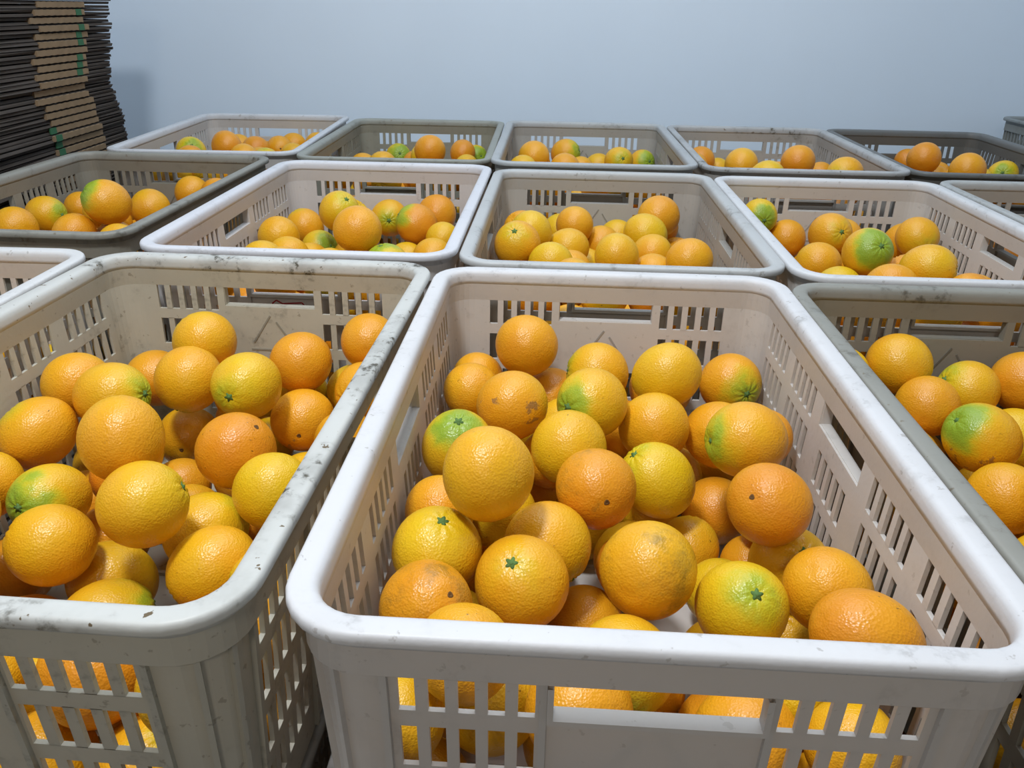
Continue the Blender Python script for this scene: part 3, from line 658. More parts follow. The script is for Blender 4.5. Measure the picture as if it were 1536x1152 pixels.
DEEP={
'B1':[(-144,-256,-198,365),(-144,-176,-198,369),(-142,-102,-197,378),(-142,-26,-196,384),(-130,62,-197,374),(-144,203,-199,359),(-38,-213,-196,381),(-26,63,-196,381),(-70,203,-196,386),(26,-255,-197,377),(14,-154,-197,377),(41,97,-197,375),(-7,153,-198,369),(127,-255,-197,380),(88,-123,-196,390),(76,165,-196,384),(86,239,-198,367),(-100,-217,-153,381),(-79,-141,-199,360),(-74,6,-197,371),(74,-198,-197,374),(26,206,-159,362),(-12,255,-197,372),(144,-174,-198,370),(144,195,-198,367),(70,257,-127,389),(-146,101,-131,327),(70,-254,-134,345),(-111,154,-149,333),(-106,-27,-124,338),(12,-65,-149,317),(146,16,-137,347),(-47,168,-137,338),(-62,95,-137,325),(-39,-261,-112,350),(152,90,-99,300),(-153,-265,-122,300),(134,-261,-127,300),(-134,262,-171,304),(-147,126,-193,294),(113,-208,-141,290),(-108,52,-134,298),(-92,-64,-172,287),(149,-83,-204,297)],
'A1':[(-144,-256,-198,364),(-143,-183,-197,373),(-123,51,-197,379),(-141,129,-196,390),(-26,-199,-199,353),(-64,-138,-198,358),(-66,-3,-197,366),(-30,255,-197,376),(21,-255,-197,372),(49,-189,-199,351),(17,200,-199,344),(97,-255,-197,380),(100,-140,-199,358),(125,-47,-196,390),(69,38,-197,372),(97,109,-196,388),(142,170,-197,378),(-87,-221,-168,369),(57,-227,-137,387),(22,126,-196,387),(144,-197,-198,363),(143,48,-197,379),(-144,-217,-111,370),(141,-120,-143,328),(-86,-180,-99,325),(147,-259,-108,360),(-75,-261,-100,330),(150,89,-125,330),(-113,-120,-89,345),(-21,-244,-135,340),(-52,15,-134,309),(144,198,-121,358),(-145,-125,-150,330),(-3,35,-194,355),(-11,214,-138,347),(90,220,-197,325),(-148,185,-142,360),(-84,88,-152,327),(149,-186,-130,333)],
'C1':[(-142,-254,-196,390),(-127,-180,-198,370),(-142,-106,-196,384),(-144,-32,-198,364),(-145,40,-199,356),(-143,115,-197,372),(-143,193,-197,373),(-56,-243,-197,380),(-46,-148,-199,354),(-68,-76,-197,376),(-83,6,-199,354),(-17,38,-197,377),(-54,118,-199,357),(-68,190,-195,384),(16,-257,-199,360),(16,-185,-199,357),(15,-110,-198,364),(14,-38,-199,358),(34,234,-197,373),(142,-255,-197,378),(78,-148,-197,368),(80,-75,-198,361),(77,-3,-198,364),(88,68,-199,355),(78,158,-197,376),(-101,-221,-140,370),(-94,-138,-149,348),(-112,-69,-137,373),(-126,4,-136,377),(-109,74,-149,351),(-103,147,-142,385),(-106,256,-198,362),(-32,-193,-144,377),(-30,-106,-139,380),(-39,-25,-152,366),(4,166,-197,375),(-35,257,-199,354),(78,-220,-197,357),(34,-148,-137,383),(37,-72,-140,365),(29,9,-146,355),(52,77,-138,357),(144,-181,-198,369),(144,-108,-198,363),(143,-35,-197,374),(145,34,-169,370),(142,118,-196,381),(143,195,-197,377),(106,189,-101,340),(46,-211,-94,350),(130,-63,-108,360),(-148,251,-88,330),(142,-183,-93,337),(113,77,-103,345),(117,-246,-98,347),(-17,-247,-94,329),(-25,0,-87,330),(104,-132,-122,358),(144,251,-104,360),(69,-24,-103,324),(37,197,-136,347),(144,131,-127,327),(124,11,-94,335),(-119,-171,-90,353),(69,132,-90,330),(-146,-232,-89,319),(-49,-60,-88,320),(-81,-262,-87,335)],
'A2':[(-144,-256,-198,362),(-143,-183,-197,368),(-143,-100,-197,373),(-143,-26,-197,374),(-141,50,-196,388),(-143,126,-197,378),(-144,199,-199,359),(-70,-254,-196,381),(-81,-144,-198,368),(-80,-62,-199,358),(-75,15,-198,365),(-58,94,-199,357),(-80,162,-199,349),(-33,256,-198,368),(4,-256,-198,354),(41,-197,-199,348),(5,-130,-197,377),(20,-25,-197,377),(66,61,-197,377),(13,114,-196,377),(-12,185,-197,373),(141,-256,-198,362),(80,-136,-197,370),(82,-64,-199,355),(142,44,-196,389),(117,115,-198,363),(106,188,-196,383),(66,254,-196,389),(-125,-222,-136,376),(-126,-142,-141,352),(-103,94,-142,369),(-29,-194,-199,353),(-47,-101,-148,364),(-38,-26,-148,384),(-8,43,-198,364),(-37,139,-144,378),(-55,212,-146,347),(-104,256,-179,370),(72,-257,-176,366),(41,-159,-139,368),(24,-79,-145,373),(88,-1,-159,389),(141,-181,-196,390),(143,-101,-177,385),(144,-30,-199,358),(142,255,-197,379),(-53,-200,-130,386),(-48,46,-139,355),(-7,-259,-127,369),(-48,-245,-62,330),(14,18,-57,330),(76,-207,-82,350),(132,-239,-129,359),(-14,80,-66,330),(110,-149,-117,330),(142,-46,-127,340),(-135,-252,-64,330),(23,49,-134,350),(-78,-124,-87,365),(144,-249,-61,344),(-65,261,-98,352),(37,-22,-107,330),(145,210,-135,340),(-8,-114,-87,330),(33,-263,-66,350)],
'B2':[(-139,-254,-196,379),(-143,-180,-197,369),(-143,-107,-198,367),(-142,-12,-197,379),(-142,64,-196,388),(-144,138,-199,356),(-144,210,-198,360),(-57,-254,-196,384),(-57,-178,-198,370),(-61,-98,-196,387),(-66,-22,-197,378),(-73,120,-196,381),(-42,190,-196,380),(-84,254,-196,387),(20,-254,-196,386),(17,-178,-198,367),(14,-105,-197,371),(10,-29,-196,385),(8,47,-197,369),(9,120,-198,359),(34,189,-196,380),(94,-256,-198,361),(87,-151,-196,381),(77,-65,-196,382),(75,12,-196,384),(78,87,-197,373),(110,187,-196,385),(68,255,-198,369),(-98,-214,-151,351),(-100,-143,-151,358),(-110,-61,-149,380),(-125,24,-133,380),(-118,107,-137,375),(-146,177,-133,375),(-147,259,-145,368),(-20,-210,-144,360),(-28,-139,-144,355),(-35,-57,-138,365),(-63,49,-171,386),(-29,140,-141,358),(-9,256,-198,365),(68,-208,-151,362),(43,-142,-138,357),(38,-69,-130,384),(12,12,-133,368),(23,86,-134,386),(68,142,-151,357),(145,-195,-199,348),(143,-101,-197,376),(142,-25,-196,385),(143,50,-197,372),(145,122,-199,355),(146,213,-136,365),(143,255,-197,378),(-147,-259,-121,380),(-148,-111,-108,368),(-61,-260,-111,368),(28,-260,-121,365),(146,-246,-149,366),(145,30,-106,340),(126,101,-135,340),(103,-255,-61,340),(122,-92,-125,364),(143,-170,-137,322),(121,264,-96,336),(-14,-220,-71,359),(-57,-123,-83,345),(-109,-204,-80,350),(52,-204,-78,329),(-146,126,-70,330),(70,206,-122,325),(149,-208,-85,329)],
'C2':[(-139,-255,-197,379),(-142,-180,-197,375),(-144,-107,-198,362),(-142,-33,-196,383),(-145,40,-199,352),(-142,112,-197,375),(-143,186,-198,362),(-59,-255,-197,379),(-69,-173,-199,357),(-73,-66,-196,385),(-79,9,-197,374),(-73,88,-199,355),(-52,156,-199,357),(-80,224,-197,376),(14,-257,-199,350),(17,-158,-199,356),(20,-86,-198,363),(62,-28,-199,355),(47,45,-196,390),(6,111,-196,384),(26,191,-196,388),(129,-254,-196,390),(84,-125,-196,390),(142,-61,-197,377),(126,10,-199,357),(121,82,-198,362),(75,136,-199,353),(67,255,-197,369),(-99,-215,-150,353),(-105,-140,-147,359),(-135,-74,-132,388),(-123,10,-136,380),(-116,85,-132,365),(-102,157,-144,366),(-145,257,-199,354),(-19,-205,-158,369),(-34,-122,-159,387),(-10,-19,-197,375),(-23,48,-165,376),(-42,115,-138,375),(-30,203,-146,374),(-13,256,-198,368),(68,-209,-197,369),(37,-133,-132,388),(80,-70,-141,388),(83,8,-142,356),(79,83,-136,387),(35,146,-135,379),(26,259,-137,363),(141,-177,-196,389),(146,-118,-150,368),(145,-30,-126,390),(145,46,-138,377),(144,149,-199,353),(98,196,-163,386),(142,254,-196,388),(-147,-260,-123,364),(-146,224,-134,380),(-50,-260,-121,367),(33,-261,-132,354),(-2,-58,-134,376),(48,-26,-88,378),(11,75,-105,370),(18,203,-88,386),(95,-180,-136,364),(72,-175,-66,331),(137,-238,-120,360),(-94,-181,-80,360),(-4,-249,-63,360),(112,-113,-87,350),(143,122,-135,348),(87,-254,-67,340),(-92,-256,-64,348)],
'L2':[(-142,-254,-196,385),(-144,-179,-198,363),(-142,-105,-196,384),(-143,-27,-197,376),(-143,47,-198,369),(-144,120,-199,355),(-143,192,-197,372),(-26,-257,-199,354),(-60,-143,-197,373),(-43,-73,-199,349),(-71,-6,-198,370),(-74,70,-199,359),(-75,142,-199,354),(-73,213,-198,361),(45,-256,-198,361),(17,-190,-198,362),(16,-114,-198,364),(20,-40,-199,360),(-2,69,-198,364),(3,141,-198,360),(5,214,-197,372),(120,-254,-196,390),(79,-152,-198,368),(79,-80,-199,357),(79,2,-198,362),(74,76,-196,381),(75,152,-197,374),(79,226,-197,372),(-81,-213,-199,356),(-110,-147,-139,386),(-95,-61,-150,382),(-117,11,-138,378),(-115,86,-140,378),(-35,-193,-148,365),(-28,-111,-138,377),(-24,-36,-140,379),(-46,36,-140,378),(-38,108,-150,350),(-35,181,-143,376),(-36,259,-158,357),(76,-211,-149,373),(35,-151,-139,364),(38,-77,-139,366),(26,20,-151,375),(33,106,-144,353),(40,183,-140,370),(36,260,-150,356),(143,-185,-170,382),(143,-115,-197,375),(141,-39,-196,387),(143,36,-198,368),(142,110,-197,379),(142,185,-182,389),(145,257,-199,358),(-149,-261,-123,358),(-148,-92,-106,366),(-71,-257,-141,379),(8,-260,-137,359),(31,-23,-93,353),(117,-80,-137,367),(119,2,-135,388),(117,239,-134,379),(-114,-206,-84,352),(-30,-152,-79,330),(-109,251,-116,330),(105,149,-131,340),(99,-248,-70,350),(-26,81,-90,323),(-77,187,-86,341),(134,84,-122,370),(22,-227,-70,328),(118,223,-62,330),(-88,-265,-63,332),(86,-113,-74,340),(104,-42,-80,336),(145,-251,-124,360),(-118,159,-135,322),(-42,-218,-78,328),(-7,18,-53,330)],
'L3':[(-144,-256,-198,362),(-142,-182,-196,383),(-145,-105,-199,353),(-143,-12,-197,374),(-145,60,-199,353),(-142,133,-196,384),(-143,210,-198,370),(-71,-256,-198,363),(-78,-136,-196,388),(-88,-62,-198,365),(-77,18,-199,355),(-80,90,-198,369),(-78,174,-197,377),(-80,251,-196,382),(19,-254,-196,384),(28,-146,-198,367),(55,-74,-199,358),(9,-17,-197,375),(40,51,-197,374),(-8,109,-197,377),(-4,184,-197,374),(132,-254,-196,382),(98,-130,-199,352),(137,-67,-196,388),(88,-7,-196,386),(92,102,-199,358),(70,173,-196,381),(90,255,-197,373),(-87,-204,-147,388),(-134,-138,-137,364),(-146,-62,-142,365),(-110,14,-133,389),(-122,91,-138,367),(-132,256,-139,390),(-29,-195,-196,384),(-18,-87,-196,381),(-47,-24,-150,360),(-24,47,-162,359),(-53,130,-141,378),(-46,213,-142,363),(-7,257,-199,358),(75,-203,-197,378),(61,-121,-138,369),(90,-55,-140,357),(44,8,-136,376),(68,79,-133,370),(27,145,-141,378),(39,226,-153,366),(145,-182,-199,354),(147,-123,-149,354),(147,-9,-151,345),(142,48,-196,384),(144,134,-157,388),(141,200,-196,384),(145,258,-146,380),(-146,-259,-125,376),(-149,52,-81,370),(-29,-256,-137,380),(-23,-141,-142,385),(-78,-89,-129,385),(-45,24,-97,362),(-123,174,-134,390),(76,-258,-147,369),(24,-201,-141,384),(18,-61,-136,364),(146,-243,-123,376),(107,-181,-133,369),(103,192,-131,372),(-13,-242,-70,327),(-123,-216,-66,350),(66,-57,-68,350),(126,238,-71,350),(116,-120,-89,327),(-88,114,-80,340),(-107,-89,-58,337),(-12,-177,-77,331),(69,-230,-75,350),(-78,186,-73,360),(-73,-148,-67,355),(146,-206,-60,340),(-2,-29,-77,342),(131,49,-122,328),(-20,257,-96,330),(82,140,-86,354),(-74,-264,-63,329)],
'M3':[(-140,-254,-196,389),(-144,-179,-198,362),(-145,-108,-199,353),(-141,-35,-196,385),(-144,40,-198,367),(-145,112,-199,355),(-143,184,-197,370),(-51,-224,-199,352),(-74,-154,-196,387),(-77,-77,-196,380),(-72,18,-196,386),(-36,85,-197,378),(-81,145,-198,368),(-78,221,-197,380),(13,-256,-198,368),(10,-183,-198,361),(16,-111,-199,348),(14,-39,-197,374),(18,34,-198,362),(28,122,-198,358),(36,193,-199,355),(143,-257,-199,358),(77,-152,-196,383),(81,-75,-196,387),(81,-1,-199,358),(81,72,-197,372),(109,179,-196,389),(68,256,-199,357),(-101,-210,-149,362),(-124,-142,-139,367),(-115,-67,-131,387),(-118,8,-138,365),(-98,78,-153,386),(-118,153,-133,389),(-143,255,-173,387),(-33,-184,-140,367),(-33,-112,-150,351),(-42,-32,-149,365),(-26,37,-142,353),(-37,105,-115,389),(-19,164,-160,381),(-9,254,-196,388),(79,-226,-199,359),(32,-151,-138,357),(33,-79,-138,367),(48,12,-137,358),(39,86,-134,386),(61,155,-145,353),(35,233,-138,377),(144,-185,-198,362),(144,-113,-199,356),(145,-37,-199,353),(144,35,-198,366),(143,112,-198,369),(146,208,-137,368),(142,254,-196,388),(-147,-259,-120,376),(-37,-258,-137,375),(48,-258,-132,380),(6,-28,-95,359),(136,-221,-134,383),(132,-74,-141,353),(121,-2,-138,378),(-143,-220,-60,330),(-25,-250,-64,345),(18,-107,-67,350),(51,-204,-64,345),(20,31,-54,350),(90,-88,-82,370),(-76,-206,-76,345),(151,-224,-62,350),(145,-144,-134,340),(112,72,-131,352),(84,-264,-65,345)],
'N3':[(-143,-255,-197,379),(-142,-179,-196,385),(-143,-104,-197,367),(-144,-25,-199,359),(-143,48,-197,375),(-143,123,-197,379),(-141,199,-196,387),(-22,-254,-196,389),(-45,-162,-196,387),(-71,-91,-198,362),(-77,12,-197,373),(-44,77,-198,362),(-56,184,-196,386),(-88,254,-196,382),(53,-256,-198,362),(24,-190,-198,365),(16,-114,-196,385),(15,-32,-197,376),(19,40,-199,349),(14,122,-198,367),(18,194,-199,357),(124,-257,-199,352),(83,-146,-198,365),(79,-72,-197,377),(79,3,-199,356),(77,83,-197,373),(79,156,-199,355),(63,253,-197,379),(-84,-220,-169,369),(-99,-138,-149,374),(-114,-62,-145,367),(-121,11,-136,378),(-99,85,-148,378),(-107,159,-140,376),(-146,259,-151,358),(-14,-195,-136,369),(-27,-120,-133,388),(-45,-40,-155,360),(-26,30,-144,375),(-38,130,-147,372),(-14,257,-193,358),(89,-209,-153,386),(45,-150,-134,379),(38,-77,-136,357),(44,9,-138,355),(31,80,-140,367),(43,151,-138,355),(144,-186,-198,368),(143,-107,-177,377),(143,-33,-197,379),(141,43,-196,388),(138,115,-171,365),(145,180,-199,352),(139,254,-196,389),(-148,-260,-124,360),(-149,-110,-104,355),(-44,-260,-121,365),(-64,-69,-91,374),(-48,80,-92,385),(30,-257,-127,385),(0,-30,-98,362),(147,-252,-132,365),(12,-213,-71,330),(131,-18,-124,340),(119,-212,-79,340),(-142,104,-95,336),(-102,-233,-77,330),(118,54,-126,360),(90,208,-137,340),(-120,219,-99,353),(138,-160,-130,339),(64,-263,-63,330),(150,160,-120,328)],
'O3':[(-138,-256,-198,370),(-143,-182,-197,378),(-142,-107,-197,377),(-142,-32,-197,376),(-143,43,-198,369),(-145,115,-199,355),(-141,188,-196,383),(-52,-256,-199,357),(-34,-145,-198,370),(-46,-59,-197,377),(-74,11,-197,377),(-77,88,-198,370),(-72,161,-198,363),(-83,235,-198,362),(21,-255,-197,373),(32,-176,-199,357),(22,-94,-196,387),(17,-18,-196,380),(-11,52,-197,374),(4,123,-199,357),(22,193,-198,368),(143,-255,-197,372),(91,-137,-199,355),(123,-71,-196,386),(89,-4,-199,358),(72,94,-196,382),(97,187,-196,388),(65,255,-198,369),(-93,-217,-155,366),(-93,-142,-151,384),(-101,-68,-148,363),(-118,7,-138,367),(-121,83,-137,387),(-108,157,-134,368),(-144,257,-164,376),(-20,-205,-156,379),(-30,-102,-140,350),(-32,-12,-139,379),(-50,59,-136,359),(-38,131,-141,369),(-36,204,-151,375),(-14,256,-198,364),(82,-221,-174,359),(60,-121,-136,366),(65,-52,-153,353),(48,37,-156,361),(30,104,-134,366),(55,171,-137,356),(25,244,-138,357),(145,-183,-199,352),(146,-128,-154,365),(145,-13,-152,371),(142,49,-196,384),(142,125,-196,383),(146,206,-141,370),(142,255,-197,380),(-146,-258,-123,378),(-146,-183,-115,383),(-148,-109,-113,358),(-40,-161,-101,360),(-58,-60,-89,368),(18,-260,-124,366),(45,-191,-118,378),(18,-79,-95,352),(143,-215,-134,379),(98,-80,-85,370),(84,70,-95,342),(129,-168,-74,360),(18,-201,-52,346),(20,-16,-65,330),(93,-252,-92,342),(-138,-224,-50,340),(107,139,-80,340),(92,255,-125,339),(-71,-260,-94,326),(136,13,-88,331),(3,-266,-56,327),(-147,152,-78,322)],
'P3':[(-143,-248,-197,377),(-143,-171,-197,376),(-142,-96,-196,380),(-142,-21,-197,375),(-142,54,-197,377),(-144,128,-199,355),(-142,201,-196,382),(-71,-257,-199,356),(-73,-125,-197,366),(-72,-50,-196,386),(-48,21,-198,359),(-74,87,-199,356),(-66,185,-196,390),(-91,256,-198,367),(3,-254,-196,384),(31,-171,-197,367),(34,-99,-199,348),(5,-32,-196,386),(18,57,-196,388),(-9,127,-199,358),(16,195,-199,351),(141,-254,-196,386),(143,-147,-197,377),(104,-83,-197,373),(70,4,-199,356),(78,100,-199,358),(92,197,-198,369),(142,254,-196,389),(-98,-209,-154,359),(-127,-135,-132,388),(-120,-57,-137,364),(-100,17,-151,349),(-112,87,-136,380),(-120,161,-138,361),(-147,260,-152,360),(-40,-191,-197,374),(-23,-91,-157,365),(-38,-22,-133,380),(-34,63,-141,369),(-55,132,-145,356),(-19,192,-138,346),(-19,257,-199,358),(72,-230,-185,360),(82,-140,-151,389),(59,-65,-141,374),(32,5,-136,375),(47,77,-125,375),(45,147,-153,381),(52,257,-199,358),(145,-193,-137,387),(146,-99,-137,380),(141,-17,-196,389),(141,61,-196,389),(141,140,-196,390),(147,197,-149,351),(93,258,-139,370),(-146,-258,-122,380),(-147,0,-96,390),(-40,-258,-134,367),(-54,-155,-132,376),(-68,-89,-100,356),(-70,28,-87,373),(-84,224,-132,374),(33,-259,-127,371),(9,-191,-132,354),(22,-123,-107,371),(107,-258,-127,375),(108,22,-140,375),(116,100,-137,368),(-79,-239,-77,326),(-106,-179,-76,336),(-6,-63,-64,360),(146,-260,-64,340),(45,-170,-61,331),(92,104,-65,370),(4,-226,-57,350),(-3,48,-78,338),(1,146,-92,340),(142,-36,-103,340),(136,162,-92,332),(69,-246,-65,340),(79,6,-75,350),(-24,261,-129,325)],
'D2':[(-139,-251,-196,379),(-144,-167,-198,365),(-143,-94,-198,363),(-144,-22,-198,364),(-143,52,-197,378),(-144,125,-199,358),(-143,198,-197,374),(-59,-257,-199,356),(-42,-164,-199,359),(-46,-91,-197,374),(-58,-18,-198,365),(-64,53,-199,351),(-59,123,-199,356),(-68,194,-198,365),(14,-255,-197,373),(29,-182,-197,378),(24,-109,-199,355),(15,-36,-196,386),(11,43,-197,377),(14,119,-197,380),(25,200,-196,387),(144,-256,-198,370),(104,-178,-197,369),(82,-68,-199,359),(79,5,-197,372),(77,78,-198,365),(80,151,-199,357),(81,254,-196,387),(-91,-204,-166,348),(-94,-132,-159,366),(-96,-60,-154,359),(-99,17,-150,356),(-102,92,-147,379),(-105,168,-140,377),(-102,257,-199,350),(-22,-212,-150,358),(-10,-135,-138,386),(-20,-61,-135,359),(-25,13,-142,351),(-28,85,-146,367),(-23,163,-147,388),(-27,255,-197,373),(79,-240,-163,383),(77,-124,-150,389),(54,-51,-133,375),(46,24,-132,381),(49,100,-132,384),(50,174,-130,355),(26,257,-143,385),(145,-206,-143,371),(142,-112,-196,390),(144,-30,-198,361),(143,44,-197,377),(144,118,-198,369),(141,193,-196,388),(146,258,-159,368),(-149,-261,-125,351),(-146,-180,-125,379),(-147,-100,-120,370),(-146,-25,-111,390),(-149,49,-111,357),(-148,124,-97,370),(-144,249,-140,385),(-73,-258,-121,384),(-66,-175,-104,380),(-69,-98,-100,354),(-70,-24,-94,389),(-68,52,-93,379),(-63,127,-95,366),(-68,237,-139,366),(22,-259,-118,368),(43,-187,-123,378),(38,-107,-88,368),(5,-16,-83,378),(5,64,-84,367),(7,138,-84,357),(-4,211,-89,389),(97,-228,-90,380),(147,-135,-124,369),(127,-65,-137,369),(121,7,-138,355),(120,78,-136,350),(118,151,-137,369),(92,232,-114,385),(-149,193,-82,342),(95,45,-82,336),(146,115,-83,340)],
'Z1':[(-142,-254,-196,383),(-143,-179,-197,372),(-145,-106,-199,352),(-142,-33,-197,376),(-144,40,-198,361),(-144,112,-198,363),(-144,185,-198,367),(-61,-256,-198,369),(-56,-174,-196,388),(-56,-97,-196,389),(-56,-14,-199,355),(-62,56,-199,350),(-66,126,-199,355),(-72,197,-198,362),(11,-257,-199,352),(19,-185,-197,375),(20,-109,-196,387),(16,-35,-199,359),(9,39,-196,381),(10,127,-196,385),(22,204,-198,365),(144,-257,-199,358),(83,-151,-199,348),(81,-66,-198,365),(77,7,-197,372),(73,82,-196,386),(78,157,-198,362),(81,252,-196,387),(-99,-215,-148,377),(-104,-138,-150,368),(-100,-64,-144,366),(-102,9,-147,368),(-102,83,-146,371),(-101,158,-142,381),(-141,257,-199,359),(-22,-221,-143,385),(-22,-137,-140,365),(-28,-50,-144,363),(-33,29,-137,356),(-31,102,-138,375),(-24,174,-150,357),(-29,255,-198,363),(83,-221,-199,355),(61,-130,-132,380),(44,-57,-135,373),(42,16,-134,360),(41,91,-128,353),(46,163,-133,362),(25,258,-147,367),(144,-185,-199,356),(142,-109,-196,378),(144,-31,-199,359),(143,42,-197,378),(141,118,-196,386),(142,195,-197,378),(144,256,-151,389),(-149,-261,-121,360),(-149,-178,-109,360),(-148,-102,-103,370),(-147,-27,-100,379),(-149,46,-105,360),(-149,118,-102,360),(-148,221,-136,351),(-68,-260,-96,380),(-62,-178,-92,388),(-59,-96,-93,366),(-64,-17,-92,355),(-67,66,-82,380),(-52,152,-87,365),(-86,257,-150,379),(55,-258,-142,375),(38,-196,-103,376),(14,-100,-82,376),(6,50,-80,368),(-31,231,-107,367),(123,-223,-139,359),(132,-151,-137,359),(118,-75,-132,390),(122,2,-136,388),(119,78,-134,380),(119,159,-137,361),(84,225,-118,369),(76,57,-81,329),(88,-30,-81,339),(142,-191,-83,319),(148,125,-81,330),(-100,206,-86,340),(5,-258,-86,352),(105,-261,-82,330),(149,204,-96,323),(-152,262,-82,333),(79,130,-82,335)],
'LOW':[(-142,-255,-197,376),(-143,-180,-198,365),(-142,-106,-196,379),(-145,-33,-199,353),(-145,37,-199,353),(-143,109,-197,374),(-143,184,-197,372),(-16,-255,-197,372),(-50,-148,-196,377),(-55,-74,-199,360),(-78,0,-196,390),(-72,83,-196,382),(-53,155,-198,364),(-80,223,-198,369),(57,-256,-198,363),(15,-187,-196,377),(13,-105,-196,385),(10,-30,-199,358),(12,41,-199,358),(14,113,-199,359),(14,187,-196,384),(131,-255,-197,379),(79,-147,-196,381),(81,-71,-196,376),(76,4,-196,382),(78,79,-198,364),(81,151,-198,363),(79,223,-199,358),(-79,-216,-197,369),(-101,-138,-144,363),(-105,-65,-147,365),(-129,3,-139,358),(-116,76,-135,380),(-103,149,-146,366),(-144,256,-199,355),(-32,-195,-138,378),(-31,-109,-134,373),(-35,-34,-139,385),(-37,41,-145,369),(-29,115,-140,376),(-35,204,-144,353),(-14,256,-198,368),(78,-206,-149,375),(34,-147,-136,376),(38,-67,-134,381),(30,8,-135,378),(52,106,-136,365),(62,187,-137,377),(40,258,-148,369),(144,-182,-198,363),(144,-110,-198,361),(144,-34,-199,359),(143,39,-197,372),(143,112,-198,364),(145,184,-199,354),(143,255,-198,363),(-147,-259,-122,365),(-149,-188,-127,353),(-147,-122,-87,385),(-149,-48,-92,363),(-149,128,-93,369),(-148,223,-136,358),(-65,-260,-141,358),(-63,-153,-84,369),(-69,-71,-83,374),(-75,9,-89,387),(-65,87,-80,384),(-59,163,-87,389),(-83,257,-131,378),(21,-260,-135,358),(33,-205,-92,357),(8,66,-91,380),(15,151,-93,366),(9,224,-92,360),(147,-225,-130,370),(126,-147,-135,387),(129,-73,-139,355),(123,1,-136,379),(121,77,-135,383),(130,153,-134,387),(110,243,-133,369),(74,-24,-89,340),(-133,264,-83,324),(85,-96,-82,360),(91,-256,-92,360),(151,-41,-83,332),(-92,-224,-84,350),(147,204,-81,370),(79,42,-91,324)],
}
